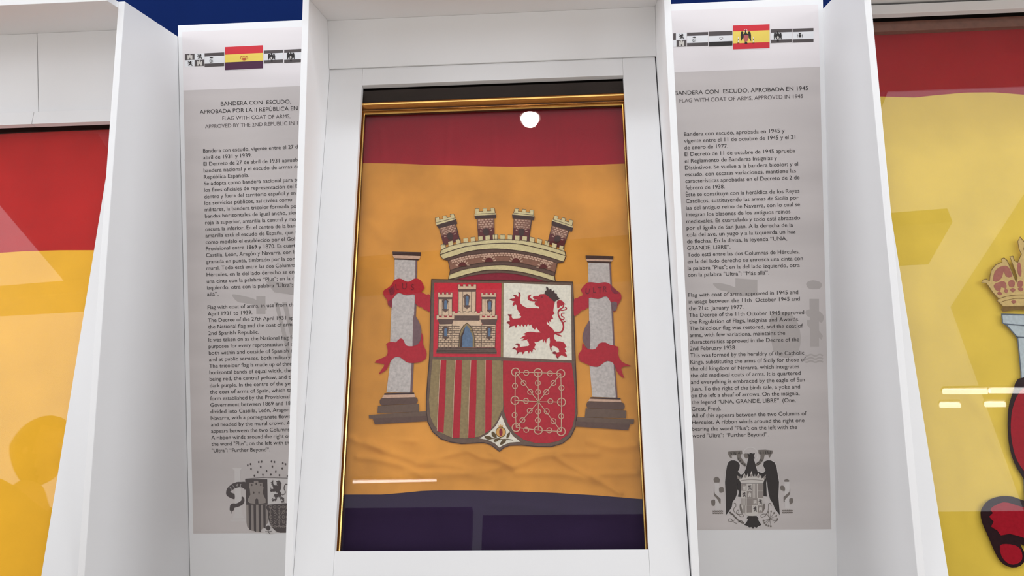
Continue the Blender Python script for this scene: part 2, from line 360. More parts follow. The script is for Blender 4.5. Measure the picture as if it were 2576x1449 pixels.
R_TX = [("Bandera con escudo, aprobada en 1945 y",978),("vigente entre el 11 de octubre de 1945 y el 21",1072),("de enero de 1977.",486),("El Decreto de 11 de octubre de 1945 aprueba",1068),
("el Reglamento de Banderas Insignias y",912),("Distintivos. Se vuelve a la bandera bicolor; y el",1095),("escudo, con escasas variaciones, mantiene las",1078),("características aprobadas en el Decreto de 2 de",1108),
("febrero de 1938.",458),("Éste se constituye con la heráldica de los Reyes",1107),("Católicos, sustituyendo las armas de Sicilia por",1100),("las del antiguo reino de Navarra, con lo cual se",1112),
("integran los blasones de los antiguos reinos",1028),("medievales. Es cuartelado y todo está abrazado",1112),("por el águila de San Juan. A la derecha de la",1051),("cola del ave, un yugo y a la izquierda un haz",1073),
("de flechas. En la divisa, la leyenda “UNA,",1000),("GRANDE, LIBRE”.",508),("Todo está entre las dos Columnas de Hércules,",1108),("en la del lado derecho se enrosca una cinta con",1137),
("la palabra \"Plus\"; en la del lado izquierdo, otra",1110),("con la palabra \"Ultra\": “Más allá”.",843),None,None,
("Flag with coat of arms, approved in 1945 and",1096),("in usage between the 11th  October 1945 and",1110),("the 21st  January 1977.",620),("The Decree of the 11th October 1945 approved",1147),
("the Regulation of Flags, Insignias and Awards.",1104),("The bilcolour flag was restored, and the coat of",1137),("arms, with few variations, maintains the",983),("characterisitics approved in the Decree of the",1105),
("2nd February 1938",547),("This was formed by the heraldry of the Catholic",1148),("Kings, substituting the arms of Sicily for those of",1162),("the old kingdom of Navarra, which integrates",1105),
("the old medieval coats of arms. It is quartered",1117),("and everything is embraced by the eagle of San",1153),("Juan. To the right of the birds tale, a yoke and",1112),("on the left a sheaf of arrows. On the insignia,",1108),
("the legend “UNA, GRANDE, LIBRE”. (One,",1075),("Great, Free).",425),("All of this appears between the two Columns of",1168),("Hercules. A ribbon winds around the right one",1150),
("bearing the word \"Plus\"; on the left with the",1087),("word \"Ultra\": “Further Beyond”.",838)]
TS = .0156; TOFF = .0011
def body(parent, rows, x_l0, x_l1, yb0, yb1, xs, sl0, sl1):
    n = len(rows); ms = [MB(), MB()]; cur = 0
    for i, r in enumerate(rows):
        if r is None: cur = 1; continue
        k = i / (n - 1); x = x_l0 + (x_l1 - x_l0) * k; y = yb0 + (yb1 - yb0) * k; s = sl0 + (sl1 - sl0) * k
        if len(r) == 3: pre, rest, xe = r
        else: (pre, xe), rest = r, ''
        x2 = xs + xe / 3.45
        text_line(ms[cur], pre + rest, pre, (x, y), (x2, y + s * (x2 - x)), TS, TOFF)
    ms[0].build('spanish_text', INK, parent); ms[1].build('english_text', INK, parent)
body(LB, L_TX, 511.5, 533, 384.5, 1138, 480, -.046, -.020)
body(RB, R_TX, 1720.8, 1741.8, 342.4, 1100.8, 1690, -.036, -.019)
def title(parent, rows):
    a, b = MB(), MB()
    for txt, pre, p0, p1, sz, k, suf in rows: text_line((a, b)[k], txt, pre, p0, p1, sz, TOFF, suffix=suf)
    a.build('spanish_title', INK, parent); b.build('english_title', INK2, parent)
title(LB, [("BANDERA CON  ESCUDO,","BANDERA CON  ESCUDO,",(556,266),(732,260),.0161,0,False),
 ("APROBADA POR LA II REPÚBLICA EN 1931","APROBADA POR LA II REPÚBLICA EN",(503,286.5),(749,277),.0161,0,False),
 ("FLAG WITH COAT OF ARMS,","FLAG WITH COAT OF ARMS,",(559.8,302.3),(730.6,297),.0153,1,False),
 ("APPROVED BY THE 2ND REPUBLIC IN 1931","APPROVED BY THE 2ND REPUBLIC IN",(516.3,322.8),(740.5,314.3),.0153,1,False)])
title(RB, [("BANDERA CON  ESCUDO, APROBADA EN 1945","ANDERA CON  ESCUDO, APROBADA EN 1945",(1705.5,239.2),(2032.6,226.8),.0161,0,True),
 ("FLAG WITH COAT OF ARMS, APPROVED IN 1945","FLAG WITH COAT OF ARMS, APPROVED IN 1945",(1709.4,258.2),(2020,246.5),.0153,1,False)])
# ================================================================== SHARED HERALDIC OUTLINES
LION = [(1950,380),(1880,385),(1860,410),(1775,415),(1768,440),(1795,465),(1835,470),(1838,500),(1800,510),(1795,545),(1830,570),(1865,585),(1870,610),(1800,600),(1680,602),(1620,575),(1570,530),(1562,470),(1575,400),(1565,358),(1535,352),(1545,390),(1535,430),(1500,395),(1452,400),(1482,425),(1480,450),(1440,455),(1397,465),(1440,490),(1475,497),(1445,540),(1450,578),(1490,545),(1512,560),(1520,620),(1545,665),(1570,690),(1550,715),(1585,735),(1570,762),(1520,770),(1450,772),(1430,745),(1435,705),(1375,702),(1370,715),(1400,740),(1395,780),(1408,812),(1370,815),(1348,838),(1375,850),(1402,870),(1400,900),(1385,922),(1440,890),(1480,882),(1500,918),(1530,862),(1572,898),(1590,858),(1618,902),(1645,862),(1668,898),(1692,850),(1718,885),(1742,862),(1760,910),(1802,948),(1818,905),(1860,960),(1892,990),(1820,990),(1740,978),(1680,985),(1615,1015),(1655,1030),(1600,1060),(1565,1088),(1635,1080),(1585,1118),(1650,1112),(1690,1095),(1675,1115),(1700,1150),(1712,1190),(1690,1205),(1600,1215),(1562,1222),(1562,1180),(1540,1162),(1500,1165),(1487,1178),(1525,1190),(1535,1225),(1500,1240),(1480,1222),(1438,1247),(1500,1265),(1520,1290),(1508,1345),(1550,1300),(1598,1300),(1608,1340),(1642,1290),(1690,1280),(1705,1330),(1722,1275),(1755,1315),(1772,1250),(1815,1270),(1790,1230),(1812,1180),(1790,1140),(1830,1145),(1880,1120),(1920,1095),(1932,1155),(1950,1110),(1978,1165),(1985,1100),(2030,1065),(2040,1130),(2030,1190),(2045,1265),(2065,1282),(2060,1230),(2082,1200),(2120,1210),(2178,1250),(2185,1300),(2150,1308),(2110,1290),(2080,1325),(2128,1335),(2130,1372),(2165,1408),(2180,1370),(2220,1350),(2285,1372),(2307,1382),(2302,1340),(2270,1310),(2302,1292),(2270,1240),(2302,1212),(2270,1185),(2292,1195),(2260,1150),(2200,1130),(2140,1130),(2110,1090),(2100,1030),(2120,1018),(2170,1040),(2228,1058),(2215,1035),(2150,1008),(2112,985),(2080,930),(2020,880),(1985,850),(1992,812),(2030,865),(2022,812),(2060,825),(2045,790),(2090,770),(2070,720),(2112,692),(2090,650),(2100,580),(2118,500),(2060,460),(2000,400)]
TAIL = [(2112,990),(2195,992),(2238,955),(2252,890),(2235,830),(2195,765),(2168,695),(2180,635),(2230,605),(2255,565),(2225,520),(2190,500)]
LBOX = (1340, 340, 2310, 1410)
CASTLE = [(240,1330),(245,1265),(272,1228),(280,860),(243,780),(243,720),(272,715),(275,465),(265,430),(265,362),(300,362),(300,385),(340,385),(340,355),(400,355),(400,385),(440,385),(440,362),(497,362),(497,430),(488,465),(490,650),(588,640),(590,345),(580,300),(580,232),(620,232),(620,260),(660,260),(660,228),(720,228),(720,260),(790,260),(790,228),(830,228),(830,255),(872,255),(872,300),(866,345),(862,640),(962,650),(962,460),(950,425),(950,365),(1000,365),(1000,390),(1040,390),(1040,360),(1100,360),(1100,390),(1140,390),(1140,365),(1190,365),(1190,425),(1175,460),(1172,715),(1205,722),(1203,785),(1178,870),(1172,1228),(1195,1290),(1195,1330),(820,1330),(815,1050),(722,930),(640,1050),(625,1330)]
CBOX = (240, 228, 1205, 1330)
EW = [(600,350),(560,370),(535,430),(520,520),(505,680),(515,900),(520,1180),(560,1130),(608,1060),(620,980),(660,930),(690,850),(690,760),(680,640),(690,700),(735,700),(780,600),(735,560),(700,520),(725,470),(730,420),(700,370),(650,350)]
EWR = [(1200,350),(1255,380),(1285,440),(1305,560),(1325,680),(1315,900),(1338,1178),(1265,1090),(1230,1000),(1190,940),(1165,850),(1150,740),(1140,640),(1120,700),(1080,700),(1040,600),(1080,560),(1120,500),(1085,430),(1095,370),(1150,348)]
EB = [(840,245),(880,232),(925,245),(960,240),(945,280),(958,322),(938,325),(955,370),(975,450),(1000,520),(1110,560),(1130,680),(1140,900),(1085,885),(1080,720),(755,720),(748,905),(700,900),(715,830),(690,760),(700,600),(795,540),(830,450),(850,350),(862,310),(860,280)]
ET = [(850,1195),(985,1195),(1015,1235),(1000,1242),(1030,1290),(1060,1330),(1010,1350),(985,1372),(950,1360),(930,1392),(905,1362),(870,1368),(845,1345),(795,1330),(835,1285),(855,1240),(832,1240)]
EBOX = (500, 150, 1340, 1392)
def lion_into(A, box, tail=True, w=2.2):
    A.poly(bbmap(LION, LBOX, box))
    if tail: A.stroke(bbmap(TAIL, LBOX, box), w * (box[2] - box[0]) / 100, 3)
def skew(pts, box, k):        # prints follow the slope of the strip: shift y with x about the box centre
    cx = (box[0] + box[2]) / 2
    return [(x, y + k * (x - cx)) for x, y in pts]
# ================================================================== HEAD STRIPS ON THE PANELS (row of small flags)
def strip(t, cells, slope, big):
    """cells: (kind, x0, y0(top at x0), x1, h)"""
    A = {k: Art('text', .0009 + .00012 * i, .00012) for i, k in enumerate(('w', 'g', 'r', 'y', 'p', 'l', 'd'))}
    for kind, x0, y0, x1, h in cells:
        q = lambda u0, v0, u1, v1: [(x0 + (x1-x0)*u, y0 + slope*(x1-x0)*u + h*v) for u, v in ((u0,v0),(u1,v0),(u1,v1),(u0,v1))]
        def into(u0, v0, u1, v1): a = q(u0, v0, u1, v1); return (a[0][0], (a[0][1]+a[1][1])/2, a[1][0], (a[3][1]+a[2][1])/2)
        if kind == 'quarters':
            A['w'].poly(q(0,0,1,1)); A['g'].poly(q(0,0,.5,.49)); A['g'].poly(q(.5,.51,1,1))
            A['l'].poly(bbmap(CASTLE, CBOX, into(.13,.05,.4,.46))); A['l'].poly(bbmap(CASTLE, CBOX, into(.63,.54,.9,.97)))
            lion_into(A['d'], into(.63,.04,.9,.46)); lion_into(A['d'], into(.13,.54,.4,.96))
        elif kind == 'quarters_cut':
            A['w'].poly(q(0,0,1,1)); A['g'].poly(q(0,0,.2,.49)); A['g'].poly(q(.24,.51,1,1))
            A['l'].poly(bbmap(CASTLE, CBOX, into(.42,.54,.82,.97))); lion_into(A['d'], into(.42,.04,.84,.46))
        elif kind in ('grey', 'eagle', 'eagle2', 'modern', 'crown'):
            b = .3 if kind == 'crown' else .24
            A['w'].poly(q(0,b,1,1-b)); A['g'].poly(q(0,0,1,b)); A['d' if kind == 'crown' else 'g'].poly(q(0,1-b,1,1))
            if kind in ('eagle', 'eagle2'):
                B = into(.22,.17,.6,.9) if kind == 'eagle' else into(.14,.12,.52,.92)
                for P in (EW, EWR, EB, ET): A['d'].poly(bbmap(P, EBOX, B))
                A['d'].disc(((B[0]+B[2])/2, B[1]+(B[3]-B[1])*.5), (B[2]-B[0])*.27, (B[3]-B[1])*.3); A['d'].disc(((B[0]+B[2])/2-.4, B[1]+(B[3]-B[1])*.12), 1.6, 1.9, 10)
                A['l'].off += .0012; A['l'].disc(((B[0]+B[2])/2, B[1]+(B[3]-B[1])*.62), (B[2]-B[0])*.12, (B[3]-B[1])*.14); A['l'].off -= .0012
            elif kind == 'grey':
                B = into(.27,.3,.42,.74); cx = (B[0]+B[2])/2; cy = (B[1]+B[3])/2; r = (B[3]-B[1])/2
                A['d'].stroke([(cx+r*.3,cy-r*.3),(cx-r*.4,cy-r*.1),(cx-r*.5,cy+r*.5),(cx,cy+r*.9)], 1.0, 3)
                A['d'].stroke([(cx,cy+r*.2),(cx+r*.4,cy+r*.1),(cx+r*.5,cy+r*.8)], .9); A['d'].disc((cx,cy-r*.8), r*.6, r*.22)
                A['d'].stroke([(cx-r*.1,cy),(cx,cy+r*.8)], .8)
            elif kind == 'modern':
                B = into(.28,.33,.42,.66); cx = (B[0]+B[2])/2; cy = (B[1]+B[3])/2; r = (B[3]-B[1])/2
                A['d'].disc((cx,cy+r*.2), r*.6, r*.75); A['d'].disc((cx,cy-r*.85), r*.55, r*.25)
                for s in (-1, 1): A['d'].stroke([(cx+s*r*1.05,cy-r*.5),(cx+s*r*1.1,cy+r)], .9); A['d'].stroke([(cx+s*r*.9,cy),(cx+s*r*1.3,cy+r*.4)], .8)
                A['l'].th = .0001
            else:
                B = into(.43,.36,.62,.62); cx = (B[0]+B[2])/2; cy = (B[1]+B[3])/2; r = (B[2]-B[0])/2
                A['g'].ring((cx,cy-r*.15), r*.8, r*.36, .8); A['g'].poly([(cx-r*.3,cy+r*.2),(cx+r*.35,cy+r*.17),(cx+r*.35,cy+r*.5),(cx-r*.3,cy+r*.53)])
        elif kind == 'tri':
            A['w'].poly(q(-.012,-.02,1.012,1.02)); A['r'].poly(q(0,0,1,.33)); A['y'].poly(q(0,.33,1,.67)); A['p'].poly(q(0,.67,1,1))
            B = into(.405,.4,.6,.64); cx = (B[0]+B[2])/2; cy = (B[1]+B[3])/2; r = (B[2]-B[0])/2
            A['e'] = Art('text', .0019, .00012)
            for s in (-1, 1):
                A['e'].stroke([(cx+s*r*.45,cy-r*.2),(cx+s*r*.75,cy-r*.45),(cx+s*r,cy-r*.05),(cx+s*r*.9,cy+r*.3)], 1.4, 3)
                A['e'].stroke([(cx+s*r*.55,cy-r*.1),(cx+s*r*.6,cy+r*.5)], 1.0)
            A['e'].poly([(cx-r*.42,cy),(cx+r*.42,cy-.4),(cx+r*.42,cy+r*.5),(cx,cy+r*.68),(cx-r*.42,cy+r*.52)])
            A['e'].stroke([(cx-r*.4,cy-r*.35),(cx,cy-r*.5),(cx+r*.4,cy-r*.38)], 1.0)
        elif kind == 'eagleflag':
            A['w'].poly(q(-.01,-.02,1.01,1.02)); A['r'].poly(q(0,0,1,.25)); A['y'].poly(q(0,.25,1,.75)); A['r'].poly(q(0,.75,1,1))
            B = into(.205,.17,.5,.8)
            for P in (EW, EWR, EB, ET): A['d'].poly(bbmap(P, EBOX, B))
            A['w'].off += .0006; A['w'].ring(((B[0]+B[2])/2-.6, B[1]+4), 3.8, 3.8, 1.0); A['w'].off -= .0006
            SHp = bbmap([(748,640),(1085,640),(1085,1020),(1040,1140),(920,1195),(800,1160),(750,1040)], EBOX, B)
            A['p'].off += .0004; A['x'] = Art('text', .0019, .00012); A['x'].poly(SHp); A['p'].off -= .0004
            for s in (-1, 1):
                cx = (B[0]+B[2])/2 + s * 19
                A['d'].stroke([(cx-2,cy0),(cx+2,cy0+5)] if False else [(cx-1.5*s, B[1]+24),(cx+1.5*s, B[1]+29)], 1.3)
                A['w'].off += .0006; A['w'].stroke([(cx, B[1]+19),(cx, B[1]+33)], 1.6); A['w'].off -= .0006
                A['d'].stroke([(cx-2.6, B[1]+35),(cx+2.6, B[1]+34.8)], 1.2)
    for k, Mx, nm in (('w', PAPER, 'strip_white_print'), ('g', GREY, 'strip_grey_print'), ('r', INKR, 'strip_red_print'), ('y', INKY, 'strip_yellow_print'),
                  ('p', INKP, 'strip_purple_print'), ('l', GREYL, 'strip_castle_print'), ('d', INK, 'strip_black_print')):
        if A[k].m.v: A[k].each(nm, Mx, t)
    if 'e' in A: A['e'].build('strip_arms_print', mat('rust_ink', (196, 92, 50), .5), t)
    if 'x' in A: A['x'].build('strip_shield_print', mat('shield_ink', (186, 96, 92), .5), t)
strip(LB, [('quarters', 465.3, 136.3, 514.5, 32), ('grey', 515.2, 134.3, 564.3, 34.5), ('tri', 566.2, 118.6, 662.2, 58.2),
           ('eagle', 664, 127.5, 712.3, 32.5), ('eagle2', 715.3, 125.3, 766, 33.5)], -.049, 0)
strip(RB, [('quarters_cut', 1693.5, 84.3, 1726.8, 34), ('grey', 1728.2, 82.6, 1781, 34.5), ('crown', 1783, 80, 1842, 37), ('eagleflag', 1843.5, 64.6, 1935.7, 60),
           ('eagle2', 1938.8, 74.4, 1991.8, 34.4), ('modern', 1993.4, 72.7, 2046, 35)], -.036, 0)
# ================================================================== EMBLEM AT THE FOOT OF THE LEFT PANEL
def emblem_left(t):
    pl = 'text'; G = lambda i: Art(pl, .0009 + .00015 * i, .00012)
    a = G(0)   # pale pillar
    a.poly(T(TJ, [(170,258),(340,252),(310,300),(205,300)])).poly(T(TJ, [(210,300),(310,300),(335,1070),(215,1075)])).poly(T(TJ, [(195,1075),(350,1070),(375,1130),(180,1135)])).poly(T(TJ, [(130,1150),(400,1140),(400,1185),(140,1185)]))
    a.build('pillar_print', FAINTL, t)
    a = G(1)   # dark ribbon
    a.poly(smooth(T(TJ, [(400,505),(330,498),(250,500),(170,530),(110,580),(72,630),(65,715),(110,760),(180,790),(212,792),(212,715),(170,690),(135,670),(170,640),(230,605),(300,590),(350,600),(400,628)]), 3))
    a.poly(smooth(T(TJ, [(335,750),(370,770),(382,820),(360,880),(290,925),(215,945),(205,960),(195,990),(170,1010),(158,1055),(155,1000),(130,995),(125,960),(140,890),(190,870),(240,872),(300,840),(330,810)]), 3))
    a.poly(T(TJ, [(395,450),(778,452),(785,890),(410,892)]))
    for x0, x1, yb in ((452,500,1320),(538,585,1345),(625,670,1355),(705,752,1290)): a.poly(T(TJ, [(x0,892),(x1-3,892),(x1,yb+20),(x0+8,yb)]))
    a.poly(smooth(T(TJ, [(788,890),(1400,880),(1400,1060),(1385,1200),(1300,1320),(1150,1372),(1050,1378),(960,1370),(880,1310),(820,1210),(795,1120),(790,1000)]), 2))
    a.build('shield_dark_print', GREY, t)
    a = G(0)
    a.poly(T(TJ, [(410,892),(785,890),(785,1120),(800,1200),(700,1300),(640,1370),(500,1340),(430,1280),(415,1200)]))
    a.build('stripe_field_print', GREYM, t)
    a = G(0); a.poly(T(TJ, [(780,445),(1390,432),(1400,882),(785,888)])); a.poly(T(TJ, [(795,1195),(870,1300),(950,1365),(880,1395),(860,1400),(820,1398),(660,1370),(740,1290)]))
    a.build('white_field_print', FAINTL, t)
    a = G(3); a.poly(smooth([(x, y) for x, y in T(TJ, [(470,510),(545,510),(545,478),(560,475),(620,475),(625,510),(695,508),(697,580),(715,590),(700,690),(725,750),(752,800),(750,860),(700,872),(625,875),(620,800),(597,780),(570,800),(570,880),(480,865),(440,840),(445,790),(485,720),(475,620),(460,590)])], 1))
    a.build('castle_print', GREYM, t)
    a = G(4)
    for c, rx, ry in (((510,550),14,18),((588,528),14,22),((665,548),14,18),((545,682),12,20),((636,682),12,20)): a.disc(T(TJ, [c])[0], rx/6.9, ry/6.9)
    a.poly(T(TJ, [(572,890),(572,810),(597,785),(620,810),(620,890)]))
    lion_into(a, (679, 1206, 716, 1266), False)
    a.stroke(T(TJ, [(1045,720),(1085,700),(1090,660),(1070,610),(1090,540),(1130,540)]), 2, 3)
    a.disc(T(TJ, [(795,1295)])[0], 38/6.9, 44/6.9); a.stroke(T(TJ, [(745,1358),(795,1362),(855,1350)]), 1.4); a.stroke(T(TJ, [(795,1340),(800,1370),(830,1398)]), 1.2)
    # mural crown windows
    for c in ((440,208),(488,188),(497,272),(630,152),(680,145),(665,236),(852,142),(902,150),(868,230),(1048,172),(1095,190),(1038,262),(613,322),(768,310),(926,318),(555,388),(703,372),(842,370),(990,380),(1130,400)):
        a.disc(T(TJ, [c])[0], 13/6.9, 19/6.9)
    a.stroke(T(TJ, [(395,448),(560,432),(780,420),(1000,428),(1390,440)]), 1.0, 3)
    a.build('emblem_black_print', GREY, t)
    a = G(5)
    c0 = (985,1105); nodes = [(835,932),(983,932),(1130,930),(838,1103),(1132,1103),(848,1270),(985,1272),(1130,1270)]
    for n_ in nodes:
        a.stroke(T(TJ, [c0, n_]), 1.0); a.ring(T(TJ, [n_])[0], 3.6, 3.6, 1.1)
        mid = ((c0[0]+n_[0])/2, (c0[1]+n_[1])/2); a.ring(T(TJ, [mid])[0], 2.6, 4.2, 1.0)
    for p, q_ in ((0,1),(1,2),(2,4),(4,7),(7,6),(6,5),(5,3),(3,0)): 
        p, q_ = nodes[p], nodes[q_]; a.stroke(T(TJ, [p, q_]), 1.0); a.ring(T(TJ, [((p[0]+q_[0])/2, (p[1]+q_[1])/2)])[0], 3.6, 2.8, 1.0)
    a.build('chain_print', GREYM, t)
    mb = MB(); arc_text(mb, 'PLVS', T_r([(150,605,-50),(200,570,-30),(255,550,-5),(315,553,12)], TJ), 7, .0022, 'text', .8); mb.build('ribbon_lettering', FAINTL, t)
    # faint watermark higher up
    a = Art(pl, .0006, .0002)
    a.poly(smooth([(584,741),(600,742),(640,752),(668,770),(668,780),(640,768),(612,762),(600,760),(590,752)], 3))
    a.poly([(668,706),(760,716),(760,745),(690,735)]); a.poly([(645,745),(668,745),(668,790),(645,790)]); a.poly([(690,760),(700,760),(735,900),(725,900)]); a.poly([(710,760),(722,760),(752,900),(744,900)])
    a.build('watermark_print', FAINT, t)
def T_r(L, tr): return [(tr[0] + x / tr[2], tr[1] + y / tr[2], r) for x, y, r in L]
emblem_left(LB)
# ================================================================== EMBLEM AT THE FOOT OF THE RIGHT PANEL
def emblem_right(t):
    G = lambda i: Art('text', .0009 + .00015 * i, .00012)
    a = G(0)   # pale halo outlines and pillars
    for P in (EW, EWR, EB, ET): a.stroke(smooth(T(TE, P), 2), 3.2, closed=True)
    a.poly(T(TE, [(345,690),(412,690),(430,1110),(358,1110)])).poly(T(TE, [(1408,680),(1482,680),(1484,1080),(1414,1080)]))
    a.ring(T(TE, [(890,262)])[0], 18.5, 18.5, 2.4, 28)
    a.build('pale_print', FAINTL, t)
    a = G(1)
    a.poly(T(TE, [(550,218),(640,205),(762,200),(768,250),(742,262),(745,300),(800,380),(832,408),(832,448),(760,412),(700,345),(682,268),(602,275),(612,310),(597,322),(575,295),(552,255)]))
    a.poly(T(TE, [(1010,192),(1120,188),(1228,200),(1230,240),(1205,262),(1188,308),(1170,300),(1165,262),(1108,262),(1095,330),(1050,400),(975,440),(958,405),(1010,375),(1042,325),(1045,272),(1012,240)]))
    a.poly(T(TE, [(786,255),(830,240),(862,268),(865,310),(830,322),(800,300)]))
    a.poly(T(TE, [(338,795),(350,850),(440,935),(438,1005),(418,1000),(402,955),(338,882)])).poly(T(TE, [(1494,775),(1494,862),(1412,950),(1414,980),(1396,975),(1394,905),(1480,830)]))
    for P in ([(415,768),(470,752),(487,790),(480,832),(425,838)], [(298,958),(355,948),(350,1035),(310,1035),(298,1000)], [(1345,745),(1375,730),(1412,755),(1412,815),(1360,800),(1345,780)], [(1480,935),(1530,922),(1542,970),(1520,1008),(1488,1008)]): a.poly(smooth(T(TE, P), 2))
    a.poly(T(TE, [(332,640),(350,610),(378,600),(405,610),(432,640),(420,685),(345,685)])); a.poly(T(TE, [(1405,650),(1440,630),(1478,650),(1475,672),(1408,672)]))
    for x0, yb in ((318,1120),(318,1150),(1375,1112),(1375,1142)):
        a.stroke(T(TE, [(x0 + i * 13, yb + (8 if i % 2 else -6)) for i in range(13)]), 2.6, 2)
    # yoke, arrows, ropes
    a.stroke(T(TE, [(580,1135),(630,1180),(690,1245),(740,1285),(790,1310)]), 3.4, 3)
    for P in ([(575,1135),(600,1175),(640,1170)], [(700,1290),(750,1265),(795,1305)], [(635,1190),(650,1215),(690,1225)]): a.stroke(T(TE, P), 2.0, 2)
    a.stroke(T(TE, [(640,1000),(665,1000),(670,1050),(640,1080),(645,1130),(700,1170),(745,1205),(785,1200),(770,1165),(720,1170),(680,1150),(690,1110),(715,1110),(710,1150)]), 1.4, 3)
    a.stroke(T(TE, [(560,1240),(600,1240),(640,1290),(690,1310)]), 1.4, 3); a.stroke(T(TE, [(560,1245),(565,1280),(610,1275),(660,1250)]), 1.4, 3)
    a.stroke(T(TE, [(1210,1040),(1190,1000),(1165,1020),(1165,1080),(1140,1160),(1080,1165),(1050,1190),(1060,1215),(1110,1200),(1140,1170),(1180,1220)]), 1.5, 3)
    for e in ((1160,1135),(1205,1125),(1250,1150),(1285,1190),(1300,1240)):
        a.stroke(T(TE, [(1185,1240), e]), .9); a.disc(T(TE, [e])[0], 1.8, 2.6)
    for e in ((1090,1265),(1105,1300),(1130,1328),(1165,1345),(1200,1350)):
        a.stroke(T(TE, [(1185,1240), e]), .9); a.disc(T(TE, [e])[0], 2.8, 2.8, 5)
    a.stroke(T(TE, [(1185,1240),(1270,1270),(1305,1240),(1300,1260),(1250,1300)]), 1.3, 3)
    a.poly(smooth(T(TE, [(730,1020),(755,1010),(770,1160),(740,1120),(728,1070)]), 2)).poly(smooth(T(TE, [(1085,1010),(1112,1020),(1110,1080),(1070,1140)]), 2))
    a.build('grey_print', mat('slate_grey_ink', (124, 116, 110), .5), t)
    a = G(3)
    for P in (EW, EWR, EB, ET): a.poly(T(TE, P))
    a.build('eagle_print', mat('eagle_ink', (50, 44, 44), .5), t)
    a = G(5)   # shield ground and crown
    a.poly(smooth(T(TE, [(748,700),(1085,700),(1087,1020),(1062,1110),(990,1175),(920,1196),(840,1180),(775,1130),(750,1040)]), 1))
    a.poly(T(TE, [(680,570),(712,600),(735,630),(745,560),(752,630),(775,600),(795,535),(830,600),(848,545),(856,600),(880,590),(905,508),(930,590),(950,600),(958,550),(966,600),(985,590),(1010,535),(1035,600),(1052,560),(1060,625),(1085,610),(1128,562),(1100,650),(1085,692),(745,692),(720,640)]))
    a.stroke(T(TE, [(848,242),(880,250)]), 1.0)
    a.build('shield_ground_print', GREYL, t)
    a = G(6)
    cw, chh = 84, 108
    def cell(i, j): x0 = 752 + i * 83; y0 = 704 + j * 110; return (x0, y0, x0 + 80, y0 + 106)
    def cellpoly(i, j, A_): x0, y0, x1, y1 = cell(i, j); A_.poly(T(TE, [(x0,y0),(x1,y0),(x1,y1),(x0,y1)]))
    for i, j in ((0,0),(1,1),(3,0),(3,1),(2,2),(1,2),(1,3),(3,3)): cellpoly(i, j, a)
    for i, j in ((2,0),(2,1),(0,2),(0,3)):
        x0, y0, x1, y1 = cell(i, j)
        if (i, j) == (0, 3): x0 += 25
        for k in range(4): a.poly(T(TE, [(x0+4+k*19,y0),(x0+13+k*19,y0),(x0+13+k*19,y1+4),(x0+4+k*19,y1+4)]))
    for c in ((710,610),(812,590),(905,580),(1008,590),(1105,610)): a.disc(T(TE, [c])[0], 3.2, 4.2, 8)
    a.stroke(T(TE, [(750,655),(905,640),(1080,655)]), 1.6, 3)
    a.build('shield_charge_print', GREYM, t)
    a = G(8)
    for i, j in ((1,0),(0,1),(3,2),(2,3)):
        x0, y0, x1, y1 = cell(i, j); p = T(TE, [(x0+10,y0+8),(x1-8,y1-8)]); lion_into(a, (*p[0], *p[1]), True, 4)
    a.build('small_lion_print', GREY, t)
    a = G(8)
    for i, j in ((0,0),(1,1),(2,2),(3,3)):
        x0, y0, x1, y1 = cell(i, j); p = T(TE, [(x0+16,y0+20),(x1-14,y1-14)]); a.poly(bbmap(CASTLE, CBOX, (*p[0], *p[1])))
    a.build('small_castle_print', GREYL, t)
    mb = MB()
    arc_text(mb, 'VNA', T_r([(600,245,-3),(655,240,0),(718,232,4)], TE), 7.2, .0026, 'text', .9)
    arc_text(mb, 'GRAN', T_r([(712,320,58),(738,358,52),(768,392,45),(805,422,35)], TE), 6, .0026, 'text', .8)
    arc_text(mb, 'DE', T_r([(1010,395,-40),(1050,345,-60)], TE), 7.2, .0026, 'text', .9)
    arc_text(mb, 'LIBRE', T_r([(1052,232,0),(1085,230,0),(1120,228,0),(1155,228,2),(1192,230,6)], TE), 6.6, .0026, 'text', .75)
    mb.build('ribbon_lettering', INK, t)
    # faint printed arms behind the text
    a = Art('text', .0006, .0002)
    a.poly(smooth([(1795,712),(1830,716),(1860,730),(1856,745),(1835,735),(1812,730),(1800,722)], 3)); a.poly(smooth([(2028,712),(2045,705),(2066,712),(2062,726),(2035,726)], 3))
    a.poly([(2036,752),(2060,752),(2060,872),(2038,872)]); a.poly(smooth([(2028,780),(2055,780),(2072,795),(2066,812),(2050,800),(2030,795)], 3)); a.poly([(2030,805),(2040,805),(2070,845),(2066,855),(2030,818)])
    for k in range(3): a.stroke([(2026 + i * 5.5, 893 + k * 8 + (2 if i % 4 < 2 else -1)) for i in range(9)], 4, 2)
    a.poly([(1850,700),(1905,704),(1905,745),(1850,745)]); a.poly(smooth([(1940,790),(1990,790),(2012,830),(2010,880),(1985,900),(1950,890),(1940,850)], 3))
    a.build('watermark_print', FAINT, t)
    a = Art('text', .00045, .00012)
    a.poly(smooth([(1704,362),(1760,386),(1830,440),(1900,470),(1990,490),(2064,522),(2064,530),(1990,512),(1890,500),(1800,450),(1740,400),(1704,380)], 3)); a.poly(smooth([(1960,1060),(2040,1080),(2072,1104),(2060,1108),(2000,1085),(1950,1075)], 3))
    a.build('fold_print', FAINTL, t)
emblem_right(RB)
a = Art('text', .00045, .00012)
a.poly(smooth([(468,392),(480,400),(520,440),(600,500),(700,560),(760,570),(760,600),(690,590),(600,540),(530,480),(470,416)], 3)); a.poly(smooth([(474,525),(500,540),(560,600),(590,650),(560,640),(520,590),(474,545)], 3))
a.build('fold_print', mat('fold_ink', (212, 206, 204), .5), LB)
